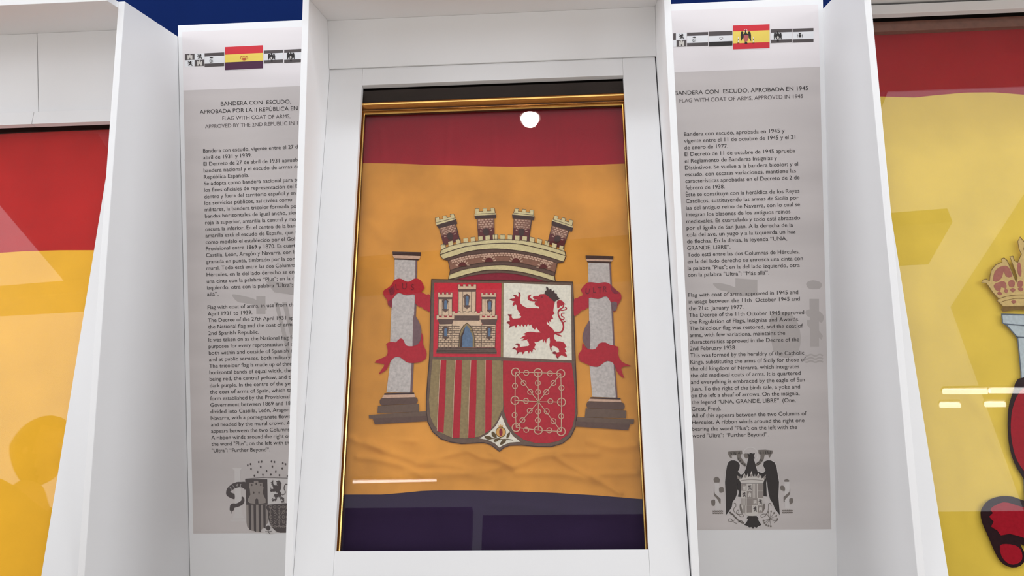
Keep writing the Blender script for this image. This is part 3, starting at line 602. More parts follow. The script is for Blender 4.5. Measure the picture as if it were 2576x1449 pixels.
# ================================================================== THE MIDDLE FLAG
FZ0, FZ1, FX0, FX1 = -.60, .52, -.535, .20
WR = [  # creases seen in the cloth: photo px polyline, width px, height m (+ toward the glass)
 ([(925,1110),(960,1130),(1000,1145),(1060,1160),(1130,1145),(1190,1120)],9,.0030),([(900,1150),(960,1158),(1020,1175),(1060,1195)],8,.0026),
 ([(1100,1115),(1160,1120),(1210,1150),(1260,1160),(1290,1175)],8,.0032),([(1240,1140),(1270,1165),(1300,1172),(1350,1150),(1420,1140),(1500,1140)],9,.0030),
 ([(1050,1170),(1130,1170),(1200,1185),(1260,1175)],9,.0028),([(1400,1150),(1440,1175),(1500,1205),(1560,1240)],7,.0030),([(1300,1190),(1370,1190),(1420,1192),(1500,1210)],9,.0026),
 ([(1490,1195),(1550,1192),(1600,1190)],8,.0024),([(990,1205),(1080,1200),(1160,1195),(1230,1200)],10,.0022),([(1480,1110),(1540,1125),(1600,1120)],10,.0028),
 ([(915,1050),(950,1080),(980,1092),(1040,1110)],9,.0026),([(1020,1190),(1100,1188),(1180,1192)],7,.0020),([(880,1100),(925,1120),(960,1130)],9,.0025),
 ([(1462,760),(1475,800),(1470,860)],7,.0016),([(1060,760),(1072,820),(1068,900)],7,.0016),([(930,560),(980,620),(960,700)],14,.0012),
 ([(960,330),(965,400)],10,.0010),([(1405,290),(1402,410)],7,.0011),([(1240,300),(1245,412)],7,.0009),([(1130,290),(1125,410)],8,.0008),
 ([(900,1290),(1100,1280),(1300,1290),(1600,1300)],14,.0014),([(1230,1270),(1300,1272),(1450,1290),(1560,1290)],10,.0016)]
SEG = []
for pts, w, h in WR:
    P = smooth(pts, 4, False)
    Q = np.array([[*(lambda p: (p.x, p.z))(U(x, y, 'flag'))] for x, y in P]); SEG.append((Q, w * .00095, h * 1.7))
COA = [U(x, y, 'flag') for x, y in ((905,500),(1605,500),(905,1120),(1605,1120))]
cx0, cx1 = U(1000,800,'flag').x, U(1500,800,'flag').x
def flag_disp(X, Z):
    D = np.zeros_like(X)
    for Q, w, h in SEG:
        d = np.full_like(X, 1e9)
        for i in range(len(Q) - 1):
            a, b = Q[i], Q[i + 1]; ab = b - a; L = (ab ** 2).sum() + 1e-12
            t = np.clip(((X - a[0]) * ab[0] + (Z - a[1]) * ab[1]) / L, 0, 1)
            d = np.minimum(d, (X - a[0] - t * ab[0]) ** 2 + (Z - a[1] - t * ab[1]) ** 2)
        D += h * np.exp(-d / w ** 2)
    D += .0006 * np.sin(X * 21 + 3 * np.sin(Z * 9)) * np.sin(Z * 17 + 2 * np.sin(X * 7))
    return D
# raised-art mask: cloth lies flat under the embroidery
MASK = [(905,600,1600,1100),(1070,500,1460,720),(1070,700,1450,1128)]
def masked(X, Z):
    D = flag_disp(X, Z); keep = np.ones_like(X)
    for x0, y0, x1, y1 in MASK:
        a = U(x0, y1, 'flag'); b = U(x1, y0, 'flag')
        dx = np.maximum(np.maximum(a.x - X, X - b.x), 0); dz = np.maximum(np.maximum(a.z - Z, Z - b.z), 0)
        d = np.sqrt(dx * dx + dz * dz); keep = np.minimum(keep, np.clip(d / .012, 0, 1))
    return D * keep
def cloth(name, M, parent, x0, x1, lo, hi, pl, disp, nx=150, ny=100, off=0):
    """strip of cloth between two seams; lo/hi give z (world) at x as piecewise-linear tables"""
    xs = np.linspace(x0, x1, nx); zl = np.interp(xs, [p[0] for p in lo], [p[1] for p in lo]); zh = np.interp(xs, [p[0] for p in hi], [p[1] for p in hi])
    v = np.linspace(0, 1, ny)[:, None]; Z = zl + (zh - zl) * v; X = np.broadcast_to(xs, Z.shape); D = disp(X, Z) + off
    A, B = PL[pl]; s = math.sqrt(1 + B * B); Y = A + B * (Z - EYE) - D / s; Zw = Z + D * B / s
    vs = list(zip(X.ravel().tolist(), Y.ravel().tolist(), Zw.ravel().tolist()))
    fs = [(j*nx+i, j*nx+i+1, (j+1)*nx+i+1, (j+1)*nx+i) for j in range(ny-1) for i in range(nx-1)]
    return mk(name, vs, fs, M, parent, smooth=True)
def px_tab(pts, pl='flag'): return [(p.x, p.z) for p in (U(x, y, pl) for x, y in pts)]
def cloth_mat(name, rgb, var=.07, k=1.0):
    return mat(name, rgb, .85, var=var, scale=9, bump=.2, bscale=900, spec=.15, k=k)
RED = cloth_mat('red_cloth', (158, 16, 34)); YEL = cloth_mat('yellow_cloth', (218, 148, 62), .16); PUR = cloth_mat('purple_cloth', (46, 30, 60))
FR = thing('picture_frame', 'gilt moulded frame with a glass pane inside the middle white case', 'frame', (-.167, 2.0, .9))
frame_rails(FR, -.5083, .1742, -.5775, .4877, -.030)
pane(-.512, .178, -.582, .492, -.0335, FR)
MB().slab(-.535, .20, -.60, .52, -.0665, -.058).build('backing_board', DARK, FR)
FLAG = thing('flag', 'red, yellow and purple flag with a mural-crowned coat of arms, in the middle case', 'flag', (-.167, 2.0, .9))
seam1 = px_tab([(880,411),(915,410),(1000,412),(1080,415),(1160,417),(1240,419),(1300,419.5),(1400,418),(1480,415.5),(1568,412),(1600,411)])
seam2 = px_tab([(820,1246),(868,1244),(960,1244),(1010,1240),(1060,1235),(1110,1233),(1200,1234),(1300,1236),(1400,1240),(1500,1246),(1560,1251),(1620,1256),(1650,1258)])
zz = lambda z: [(-1, z + EYE), (1, z + EYE)]
cloth('red_stripe', RED, FLAG, FX0, FX1, seam1, zz(FZ1), 'flag', masked, 160, 60)
cloth('yellow_stripe', YEL, FLAG, FX0, FX1, seam2, seam1, 'flag', masked, 220, 300, .0006)
cloth('purple_stripe', PUR, FLAG, FX0, FX1, zz(FZ0), seam2, 'flag', masked, 140, 60)
def emb(name, rgb, var=.10): return mat(name, rgb, .9, var=var, scale=160, bump=.5, bscale=1400, spec=.12)
E_STONE = emb('stone_thread', (216, 198, 150)); E_PINK = emb('pale_pink_thread', (208, 170, 148)); E_BROWN = emb('brown_thread', (100, 76, 68)); E_DBR = emb('dark_brown_thread', (72, 50, 46))
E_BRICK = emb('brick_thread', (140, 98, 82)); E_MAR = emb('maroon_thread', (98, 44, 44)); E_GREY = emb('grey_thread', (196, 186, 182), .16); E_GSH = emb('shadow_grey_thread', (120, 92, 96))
E_CRIM = emb('crimson_thread', (180, 36, 50)); E_RED = emb('red_thread', (204, 46, 62)); E_WHT = emb('cream_thread', (232, 224, 208)); E_GLD = emb('old_gold_thread', (150, 128, 90), .14)
E_BLUE = emb('blue_thread', (98, 118, 146), .18); E_BORD = emb('border_thread', (110, 88, 76)); E_BORD2 = emb('pale_brick_thread', (184, 146, 128)); E_CAP = emb('cap_thread', (138, 38, 56)); E_ROPE = emb('rope_thread', (206, 168, 142)); E_GRN = emb('leaf_thread', (96, 76, 44)); E_LGD = emb('light_gold_thread', (214, 160, 88)); E_BEI = emb('tower_thread', (222, 190, 160))
def G(i): return Art('flag', .0016 + .0005 * i, .0006)
SHD = T(TC, [(160,150)]) + [(1085.5,703.5),(1250,706),(1440.6,710.4),(1443,760),(1444.5,820),(1446,880),(1449,947),(1451,1000),(1452,1040),(1447,1075),(1436,1098),(1416,1115),(1387,1124),(1352,1123.7),(1312,1120),(1283,1120.5),(1268,1126),(1256.5,1136),(1245,1126.5),(1233,1118),(1216,1113.5),(1190,1115),(1161,1116.5),(1132,1112),(1108.5,1103.5),(1088.5,1086),(1077,1063),(1073,1040),(1073,1010),(1073.9,990),(1077,945),(1081,900),(1083,840),(1084,770)]
SHD = SHD[1:]
# shield
sh = G(0).poly(SHD); SH = sh.build('shield', E_BORD, FLAG)
G(1).stroke(SHD, 2.2, closed=True).build('border_outline', E_DBR, SH)
a = G(1); a.poly(T(TC, [(208,200),(1270,206),(1256,1374),(190,1370)])); a.build('castle_quarter', E_RED, SH)
G(1).poly(T(TC, [(1305,205),(2368,246),(2384,1432),(1300,1380)])).build('lion_quarter', E_WHT, SH)
Q3 = T(TB, [(650,155),(1245,165),(1246,600),(1215,680),(1150,770),(1050,825),(940,838),(820,832),(720,790),(660,720),(628,640),(620,500),(636,300)])
G(1).poly(Q3).build('stripe_quarter', E_GLD, SH)
Q4 = T(TB, [(1262,165),(1855,185),(1872,300),(1886,450),(1888,560),(1882,650),(1862,740),(1820,810),(1740,862),(1640,882),(1540,878),(1440,850),(1360,790),(1300,700),(1268,600),(1260,400)])
G(1).poly(Q4).build('chain_quarter', E_CRIM, SH)
G(1).poly(T(TC, [(1274,200),(1300,205),(1296,1380),(1260,1376)])).poly(T(TB, [(1246,170),(1259,170),(1262,560),(1256,600),(1247,600)])).build('divider', E_GLD, SH)
G(1).poly(T(TB, [(1248,640),(1290,740),(1350,820),(1412,868),(1320,875),(1262,898),(1229,918),(1190,882),(1130,852),(1058,838),(1130,800),(1200,730)])).build('pomegranate_quarter', E_WHT, SH)
a = G(2)
for tl, tr, br, bl, yb0, yb1 in ((722,770,745,692,775,792),(852,905,884,826,835,836),(984,1033,1018,960,837,832),(1112,1165,1160,1106,795,758)):
    a.poly(T(TB, [(tl,160),(tr,161),((tr+br)/2+4,480),(br,yb1),(bl,yb0),((tl+bl)/2,480)]))
a.each('shield_stripe', E_CRIM, SH)
a = G(3)
for tl, bl, yb0 in ((720,690,775),(850,824,835),(983,957,836),(1110,1104,795)): a.stroke(T(TB, [(tl,160),((tl+bl)/2-2,480),(bl,yb0)]), 1.6)
a.build('stripe_highlight', E_ROPE, SH)
# castle
CS = G(2); CS.poly(T(TC, [(280,855),(490,850),(960,865),(1178,868),(1170,1230),(272,1230)]))
for P in ([(275,460),(490,460),(492,725),(272,725)], [(590,340),(868,340),(865,690),(588,690)], [(962,455),(1175,455),(1175,730),(960,725)]): CS.poly(T(TC, P))
CS.poly(T(TC, [(490,795),(962,795),(960,870),(490,870)]))
for x0, x1, yt, yb, n in ((265,497,358,432,4),(580,872,230,304,4),(950,1190,365,428,4),(243,528,715,785,4),(490,975,655,722,6),(925,1205,712,790,4)): CS.poly(T(TC, crenel(x0, x1, yt, yb, n, .4)))
CS = CS.solid('castle', E_BEI, FLAG)
a = G(3)
for P in ([(268,432),(495,432),(488,465),(278,465)], [(585,304),(870,304),(864,346),(595,346)], [(955,427),(1186,427),(1174,464),(966,464)],
          [(262,780),(520,780),(492,856),(288,862)], [(528,722),(918,722),(922,802),(520,802)], [(938,786),(1202,778),(1182,870),(972,866)]): a.poly(T(TC, P))
a.each('corbel', E_BROWN, CS)
a = G(3); a.poly(T(TC, [(262,1232),(1172,1236),(1197,1285),(1195,1330),(240,1322),(245,1272)])); a.build('castle_steps', E_BORD, CS)
a = G(4)
for P in ([(245,1272),(1196,1286)], [(262,1236),(1172,1240)], [(242,1298),(1196,1308)]): a.stroke(T(TC, P), 1.1)
for y in range(890, 1225, 37):
    for x0, x1 in ((275,488),(495,610),(838,955),(965,1170)):
        if y < 1000: x1 = min(x1, 660) if x0 == 495 else x1; x0 = 780 if x0 == 838 else x0
        a.stroke(T(TC, [(x0,y),(x1,y+3)]), 1.1)
        k = ((y - 890) // 37) % 2; x = x0 + 30 + 30 * k
        while x < x1 - 10: a.stroke(T(TC, [(x,y),(x,y+36)]), .8); x += 62
for x in (490, 960): a.stroke(T(TC, [(x,860),(x-3,1228)]), 1.0)
for x0, yt, yb in ((335,465,720),(440,465,720),(660,346,660),(795,346,660),(1012,464,720),(1120,464,720)): a.stroke(T(TC, [(x0,yt),(x0-3,yb)]), .8)
for P in ([(275,465),(272,720)], [(490,465),(490,660)], [(590,346),(588,660)], [(867,346),(863,660)], [(962,464),(960,660)], [(1175,464),(1172,720)], [(280,862),(270,1230)], [(1180,870),(1168,1230)]): a.stroke(T(TC, P), 1.0)
for x0, x1, yt, yb, n in ((265,497,358,432,4),(580,872,230,304,4),(950,1190,365,428,4),(243,528,715,785,4),(490,975,655,722,6),(925,1205,712,790,4)): a.stroke(T(TC, crenel(x0, x1, yt, yb, n, .4)), .8)
a.build('masonry_stitching', E_DBR, CS)
WN = [((382,550),34,72),((722,485),38,78),((1082,560),34,70),((384,985),36,72),((1072,985),34,72)]
a = G(4)
for (cx, cy), w, h in WN:
    a.poly(T(TC, [(cx-w,cy-h*.4),(cx-w*1.5,cy-h*.7),(cx-w,cy-h*1.05),(cx-w*.3,cy-h*1.3),(cx+w*.3,cy-h*1.3),(cx+w,cy-h*1.05),(cx+w*1.5,cy-h*.7),(cx+w*1.1,cy-h*.3),(cx+w*.7,cy+h),(cx-w*.9,cy+h)]))
    a.poly(T(TC, [(cx-w*1.4,cy+h),(cx+w*1.5,cy+h),(cx+w*1.1,cy+h*1.35),(cx+w*.4,cy+h*1.5),(cx+w*.1,cy+h*1.8),(cx-w*.2,cy+h*1.5),(cx-w,cy+h*1.35)]))
a.build('window_surround', E_BROWN, CS)
a = G(5)
for (cx, cy), w, h in WN: a.disc(T(TC, [(cx+6,cy-h*.55)])[0], w*.62/6.3, h*.35/6.3); a.poly(T(TC, [(cx+6-w*.62,cy-h*.55),(cx+6+w*.62,cy-h*.55),(cx+6+w*.55,cy+h*.98),(cx+6-w*.62,cy+h*.98)]))
a.build('window_opening', E_BLUE, CS)
GATE = [(598,1226),(606,1030),(630,950),(672,885),(725,843),(775,885),(815,950),(838,1020),(848,1110),(850,1226)]
G(4).poly(T(TC, GATE)).build('gate_arch', E_GLD, CS); G(5).stroke(T(TC, GATE), 1.2).build('gate_outline', E_DBR, CS)
G(5).poly(T(TC, [(620,1226),(627,1060),(645,1010),(665,990),(670,950),(695,912),(722,880),(752,915),(775,955),(785,990),(805,1010),(816,1070),(815,1226)])).build('gate_opening', E_BLUE, CS)
G(6).poly(T(TC, [(620,1226),(627,1060),(645,1010),(665,990),(670,950),(690,925),(688,960),(672,1010),(655,1050),(645,1226)])).build('gate_shadow', E_DBR, CS)
# lion
L_ = G(2).poly(T(TC, LION)); L_.stroke(T(TC, TAIL), lambda t: 4.2 - 1.2 * t, 4)
L_.poly(smooth(T(TC, [(2150,500),(2185,478),(2235,492),(2262,525),(2288,545),(2250,545),(2225,575),(2200,560),(2185,600),(2155,602),(2150,550)]), 2))
L_.stroke(T(TC, [(2165,690),(2190,640),(2235,640),(2290,625),(2300,600),(2275,595)]), 2.6, 3).stroke(T(TC, [(2195,765),(2245,790),(2262,755),(2222,730),(2225,690),(2270,685)]), 2.6, 3).stroke(T(TC, [(2240,850),(2262,820),(2292,812)]), 2.4, 3)
L_.poly(smooth(T(TC, [(1840,500),(1760,497),(1705,482),(1685,440),(1700,405),(1745,388),(1725,425),(1740,455),(1790,478),(1840,485)]), 2))
L_ = L_.solid('lion', E_CRIM, FLAG)
CW = [(1950,372),(1962,335),(1985,322),(1975,270),(1990,262),(2012,290),(2020,330),(2035,300),(2060,300),(2070,345),(2105,315),(2115,372),(2150,380),(2150,415),(2195,455),(2170,470),(2105,505),(2060,460)]
G(3).poly(T(TC, CW)).build('lion_crown', E_DBR, L_)
a = G(3)
for P in ([(1440,455),(1397,465),(1430,485)], [(1452,398),(1490,400),(1482,425)], [(1535,352),(1570,360),(1560,385)], [(1370,702),(1430,705),(1400,735)], [(1348,838),(1372,815),(1402,818),(1395,850)], [(1385,922),(1400,880),(1440,888)], [(1508,1345),(1520,1290),(1545,1302)], [(1438,1247),(1480,1222),(1500,1250)], [(1488,1175),(1520,1162),(1545,1190)], [(2045,1265),(2065,1282),(2062,1240)], [(2080,1300),(2125,1290),(2130,1330),(2095,1330)], [(2165,1408),(2130,1372),(2180,1370)]): a.poly(T(TC, P))
a.disc(T(TC, [(1915,430)])[0], 3, 1.6); a.stroke(T(TC, [(1790,470),(1835,500)]), 1)
a.build('lion_claws', emb('claw_thread', (132, 34, 44)), L_)
# chains
a = G(3); cc = (1568,522)
outer = [(1370,265),(1565,270),(1762,278),(1768,525),(1766,780),(1567,768),(1375,745),(1365,510)]
for p in outer: a.stroke(T(TB, [cc, p]), 2.0)
for i in range(8): a.stroke(T(TB, [outer[i], outer[(i+1) % 8]]), 2.0)
for p in outer: a.ring(T(TB, [p])[0], 10, 10, 2.6)
for p in ((1463,272),(1668,277),(1365,385),(1768,402),(1461,515),(1672,518),(1362,637),(1765,647),(1463,765),(1662,770),(1440,360),(1497,437),(1698,360),(1637,438),(1493,600),(1430,682),(1640,605),(1698,690),(1563,360),(1565,437),(1565,607),(1563,682)): a.ring(T(TB, [p])[0], 6.4, 6.4, 2.0, 14)
CHN = a.solid('chains', E_ROPE, FLAG)
G(4).disc(T(TB, [cc])[0], 3, 3).build('chain_boss', E_GLD, CHN)
# pomegranate
PO = G(2).disc(T(TB, [(1242,785)])[0], 12.3, 12.6).poly(T(TB, [(1225,750),(1222,722),(1236,735),(1241,712),(1248,735),(1262,722),(1258,750)])).solid('pomegranate', E_LGD, FLAG)
G(3).disc(T(TB, [(1243,787)])[0], 4.2, 9.5).build('pomegranate_seeds', E_CAP, PO)
a = G(3)
for P in ([(1165,780),(1190,790),(1208,835),(1175,825),(1163,805)], [(1290,830),(1300,800),(1322,785),(1318,815),(1300,838)], [(1100,822),(1140,818),(1165,835),(1150,850),(1115,842)], [(1180,860),(1205,840),(1230,838),(1215,862),(1190,872)], [(1235,888),(1255,855),(1290,852),(1272,880),(1245,895)]): a.poly(smooth(T(TB, P), 2))
a.stroke(T(TB, [(1160,838),(1230,848),(1290,845),(1350,855)]), 1.6, 3); a.stroke(T(TB, [(1242,830),(1225,850)]), 2)
a.ring(T(TB, [(1242,785)])[0], 12.3, 12.6, 1.2)
a.build('pomegranate_leaves', E_GRN, PO)
# mural crown
c0=[(1110,630),(1133,620),(1158,613.5),(1180,610.5),(1238,603.6),(1261,603),(1318,606.5),(1368,617),(1421,634)]
c1=[(1107,642),(1134.6,632.6),(1160,624.5),(1180,620),(1238,613.8),(1296,613.8),(1354,625),(1422,644)]
c1b=[(1105,642),(1134,632.6),(1160,624.5),(1180,620),(1238,613.8),(1296,613.8),(1354,625),(1424,646)]
c2=[(1114.7,653),(1146,644),(1180,633.5),(1223.5,627.8),(1267,627.8),(1325,635),(1375.7,646.6),(1418,660)]
c3=[(1127.6,657),(1150,650),(1180,643),(1238,637),(1281.4,636.4),(1339.4,645),(1402,662.5)]
c4=[(1133,681),(1155,674),(1180,668),(1220.6,661),(1281.4,659.6),(1339,669),(1397,686)]
c5=[(1131,692),(1155,683),(1180,676.5),(1238,668.8),(1281.4,668.8),(1339.4,679),(1395,696)]
c6=[(1128,704),(1150,699),(1180,690),(1223.5,681),(1267,681),(1310.4,685.5),(1353.9,695.7),(1397,709)]
c7=[(1146,705),(1180,695.5),(1238,688),(1281.4,688.6),(1325,696),(1372,708.5)]
TUR = [((1105.3,575),(1146.4,563.5),(1157,606),(1117,618), (1098.3,566.9),(1146.4,552.8),(1150,563.6),(1104.2,575), (1095.4,549.3),(1141.7,538.7),(1145.2,549.5),(1097,561.5)),
 ((1200.3,552),(1243,549.5),(1243.8,604),(1204,606), (1194,543.5),(1248,540.6),(1247.4,549.3),(1196,551), (1196,526),(1243.8,524),(1246,537.2),(1195.2,539.6)),
 ((1293,551),(1337.2,554.6),(1330.7,607),(1290,603), (1288.7,540.6),(1344.5,545.7),(1342.3,554.6),(1290,550), (1296,525.4),(1342.3,529.7),(1342.3,542.4),(1292.3,537)),
 ((1388.7,568),(1430.7,581.8),(1416.5,627),(1377.5,613), (1388.7,556.5),(1440.9,573.9),(1438,583.3),(1388,567.4), (1395.2,542.8),(1441.6,555.8),(1439.4,568.6),(1391.6,553.6))]
pt = G(0)
OUT = [c0[0]] + c0 + c1b[::-1]
hal = G(0)
MC = G(1).band(c0, c1).band(c1, c2).band(c5, c6); 
cum = smooth(c0, 8, False); xs_ = [p[0] for p in cum]; ys_ = [p[1] for p in cum]
MER = []; MRL = G(1)
for i in range(17):
    x = 1117 + i * (1412 - 1117) / 16; y = float(np.interp(x, xs_, ys_)); sl = (np.interp(x + 5, xs_, ys_) - np.interp(x - 5, xs_, ys_)) / 10; sl = float(sl)
    P = [(x-5.8, y - 5.8*sl + 2), (x-5.8 + 9.5*sl*.6, y-5.8*sl-11.5), (x+5.8 + 9.5*sl*.6, y+5.8*sl-11.5), (x+5.8, y+5.8*sl + 2)]; MER.append(P); MRL.poly(P)
MC = MC.solid('mural_crown', E_STONE, FLAG); MRL.each('merlon', E_STONE, MC)
G(1).band(c2, c3).band(c4, c5).each('crown_moulding', E_BROWN, MC)
G(1).band(c3, c4).build('crown_wall', E_BRICK, MC)
G(0).band(c6, c7).build('crown_rim', E_BORD, MC)
G(0).poly(smooth(c7, 4, False) + [(1380,711),(1145,706)]).build('crown_lining', E_CAP, MC)
a = G(3)
for c, sl in ((c1, 1.6), (c2, 1.1), (c3, .9), (c4, .9), (c5, 1.2), (c6, 1.3), (c0, 1.0), (c7, .8)): a.stroke(smooth(c, 4, False), sl)
for P in MER: a.stroke([P[1], P[2], P[3]], .9)
a.stroke([(1110,630),(1107,642),(1114.7,653),(1127.6,657),(1133,681),(1131,692),(1128,704)], 1.1); a.stroke([(1421,634),(1424,646),(1418,660),(1402,662.5),(1397,686),(1395,696),(1397,709)], 2.0)
a.build('crown_outline', E_DBR, MC)
def along(ca, cb, x, v):
    A_ = smooth(ca, 4, False); B_ = smooth(cb, 4, False)
    return (x, float(np.interp(x, [p[0] for p in A_], [p[1] for p in A_]) * (1-v) + np.interp(x, [p[0] for p in B_], [p[1] for p in B_]) * v))
a = G(2)
for r_, (v0, v1) in enumerate(((.03,.19),(.24,.40))):
    x = 1134 + r_ * 3
    while x < 1392 - r_ * 3: a.poly([along(c3,c4,x,v0), along(c3,c4,x+5.6,v0), along(c3,c4,x+5.6,v1), along(c3,c4,x,v1)]); x += 7.2
a.build('crown_wall_stones', E_PINK, MC)
a = G(2); b = G(3)
for x in (1164, 1230.5, 1298, 1367):
    p = along(c3, c4, x, 1.0); b.disc(p, 10, 10.5, 12, 0, 180, 360)
    for k in range(7):
        an = math.radians(195 + k * 25); a.stroke([(p[0] + 11.5 * math.cos(an), p[1] + 11.5 * math.sin(an)), (p[0] + 18 * math.cos(an), p[1] + 17 * math.sin(an))], 3.2)
a.build('arch_stones', E_PINK, MC); b.each('crown_window', E_MAR, MC)
bd, lo, co, ms_, wi, vo, ol, st = G(0), G(1), G(1), G(1), G(3), G(2), G(2), G(1)
for tl, tr, br, bl, ctl, ctr, cbr, cbl, mtl, mtr, mbr, mbl in TUR:
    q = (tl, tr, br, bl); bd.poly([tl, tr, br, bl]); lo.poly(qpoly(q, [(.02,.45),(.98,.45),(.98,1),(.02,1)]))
    co.poly([ctl, ctr, cbr, cbl]); mq = (mtl, mtr, mbr, mbl)
    k = 5; P = [(0,1)]
    for i in range(5): v = 0 if i % 2 == 0 else .55; P += [(i/5, v), ((i+1)/5, v)]
    P += [(1,1)]; ms_.poly(qpoly(mq, P)); ol.stroke(qpoly(mq, P), 1.0)
    ms_.poly([(mbl[0]-1,mbl[1]),(mbr[0]+1,mbr[1]),ctr,ctl]); ol.stroke([mbl, mbr], .9)
    ol.stroke([ctl, cbl, tl, bl], .9); ol.stroke([ctr, cbr, tr, br], 1.8); ol.stroke([((ctl[0]+cbl[0])/2,(ctl[1]+cbl[1])/2),((ctr[0]+cbr[0])/2,(ctr[1]+cbr[1])/2)], .8)
    cq = quad(q, .5, .62); ux = (tr[0]-tl[0], tr[1]-tl[1]); an0 = math.atan2(ux[1], ux[0])
    wi.disc(cq, 7.4, 9.5, 14, an0)
    for k in range(7):
        an = math.radians(190 + k * 27) + an0; vo.stroke([(cq[0] + 9.4*math.cos(an), cq[1] - 1 + 9.8*math.sin(an)), (cq[0] + 15*math.cos(an), cq[1] - 1 + 15*math.sin(an))], lambda t: 1.6 + 2.2*t)
    for r_ in range(4):
        for i in range(5):
            u = .06 + i * .19 + (.09 if r_ % 2 else 0)
            if u < .86: st.stroke(qpoly(q, [(u, .06 + r_ * .1), (u + .13, .06 + r_ * .1)]), 2.2)
bd.each('turret', E_BRICK, MC)
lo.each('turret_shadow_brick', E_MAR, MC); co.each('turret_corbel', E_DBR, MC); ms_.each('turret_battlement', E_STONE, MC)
wi.each('turret_window', E_DBR, MC); vo.build('turret_arch_stones', E_BORD2, MC); ol.build('turret_outline', E_DBR, MC); st.build('turret_stones', E_PINK, MC)
# pillars
def pillar(name, lab, shaft, shade, cap, capl, capd, base):
    s = G(0).poly(shaft).build(name, E_GREY, FLAG)
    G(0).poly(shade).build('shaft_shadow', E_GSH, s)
    G(1).poly(cap).poly(capd).build('capital', E_DBR, s); G(1).poly(capl).build('capital_band', E_PINK, s)
    for i, (nm, M_, P) in enumerate(base): G(1 + (i % 2)).poly(P).build(nm, M_, s)
    return s
PLf = pillar('pillar', '', T(TA, [(322,597),(502,602)]) + [(1044,741),(1040,850),(1037,900)] + T(TB, [(468,190),(456,442),(250,440),(285,165)]) + [(982,860),(986,758),(993,700)],
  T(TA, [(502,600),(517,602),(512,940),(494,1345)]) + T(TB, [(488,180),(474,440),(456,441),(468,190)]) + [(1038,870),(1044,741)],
  T(TA, [(302,530),(548,536),(546,568),(306,560)]), T(TA, [(303,560),(543,570),(540,592),(520,598),(318,590)]), T(TA, [(316,588),(530,596),(526,606),(320,599)]),
  [('base_fillet', E_DBR, T(TB, [(232,448),(490,442),(492,456),(232,463)])), ('base_ring', E_PINK, T(TB, [(228,463),(495,457),(502,482),(212,490)])),
   ('base_torus', E_BROWN, T(TB, [(215,489),(495,481),(510,485),(520,496),(523,510),(518,527),(508,537),(210,552),(198,544),(192,528),(193,510),(202,496)])), ('plinth_block', E_BORD, T(TB, [(178,556),(532,540),(534,610),(172,620)])),
   ('ledge', E_BORD, T(TB, [(98,636),(592,604),(600,645),(135,668),(100,664)])), ('ledge_foot', E_BROWN, T(TB, [(132,667),(602,643),(606,690),(150,716)]))])
PRt = pillar('pillar', '', T(TA, [(1998,628),(2182,632)]) + [(1537,760),(1541,850)] + T(TB, [(2222,240),(2240,486),(2036,478),(2010,190)]) + [(1483,850),(1481,750)],
  T(TA, [(2182,632),(2196,634)]) + [(1541,760),(1545,850)] + T(TB, [(2235,240),(2254,486),(2240,486),(2222,240)]) + [(1541,850),(1537,760)],
  T(TA, [(1977,564),(2218,570),(2214,600),(1980,594)]), T(TA, [(1980,594),(2212,600),(2206,616),(1988,612)]), T(TA, [(1988,612),(2200,618),(2198,632),(1994,624)]),
  [('base_fillet', E_DBR, T(TB, [(2020,482),(2280,490),(2280,502),(2018,494)])), ('base_ring', E_PINK, T(TB, [(2010,496),(2280,504),(2290,526),(2000,516)])),
   ('base_torus', E_BROWN, T(TB, [(2005,517),(2290,527),(2303,532),(2313,545),(2317,562),(2312,582),(2300,592),(2000,577),(1990,570),(1985,555),(1986,538),(1993,524)])), ('plinth_block', E_BORD, T(TB, [(1978,578),(2330,597),(2328,664),(1970,656)])),
   ('ledge', E_BORD, T(TB, [(1892,653),(2398,674),(2392,714),(1894,694)])), ('ledge_foot', E_BROWN, T(TB, [(1892,692),(2365,712),(2345,768),(1888,736)]))])
# ribbons
RL = G(2).poly(smooth(T(TM, [(860,330),(900,300),(980,265),(1060,265),(1120,285),(1180,325),(1260,355),(1340,350),(1400,320),(1470,270),(1540,260),(1610,275),(1680,325),(1730,400),(1770,490),(1790,545),(1740,620),(1705,670),(1780,715),(1860,750),(1960,770),(1965,1250),(1860,1225),(1770,1190),(1710,1125),(1640,1120),(1570,1065),(1520,1030),(1515,900),(1490,750),(1400,745),(1310,765),(1230,765),(1150,745),(1090,715),(1020,700),(960,715),(900,780),(830,870),(805,930),(800,1140),(740,1110),(685,1060),(670,980),(655,900),(600,840),(550,760),(540,670),(580,600),(680,545),(780,460),(820,400)]), 2))
RL = RL.build('ribbon', E_CRIM, FLAG)
a = G(1).poly(smooth(T(TA, [(486,1085),(520,1115),(550,1190),(552,1250),(540,1310),(512,1342),(478,1345),(482,1200)]), 3)); a.build('ribbon_back', E_GSH, RL)
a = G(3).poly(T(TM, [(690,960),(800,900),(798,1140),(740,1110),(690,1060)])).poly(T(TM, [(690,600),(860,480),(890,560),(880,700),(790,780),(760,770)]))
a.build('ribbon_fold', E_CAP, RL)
mb = MB(); arc_text(mb, 'PLUS', T_r([(790,640,-22),(965,510,-8),(1185,490,2),(1430,520,3)], TM), 15.5, .0016 + .0005*3 + .0009, 'flag', .95); mb.build('ribbon_lettering', emb('dark_red_thread', (120, 34, 46)), RL)
low = T(TA, [(250,1330),(290,1312),(330,1318),(352,1298),(372,1284),(395,1292),(412,1330),(430,1348),(470,1352),(510,1342),(540,1315),(552,1270),(556,1235),(568,1275),(568,1330),(585,1370),(597,1400)]) + T(TB, [(598,120),(585,155),(540,178),(480,186),(430,180),(392,152),(352,130),(305,148),(268,205),(250,245),(185,283),(215,235),(232,195),(148,182),(190,152),(250,125),(262,80),(255,40)])
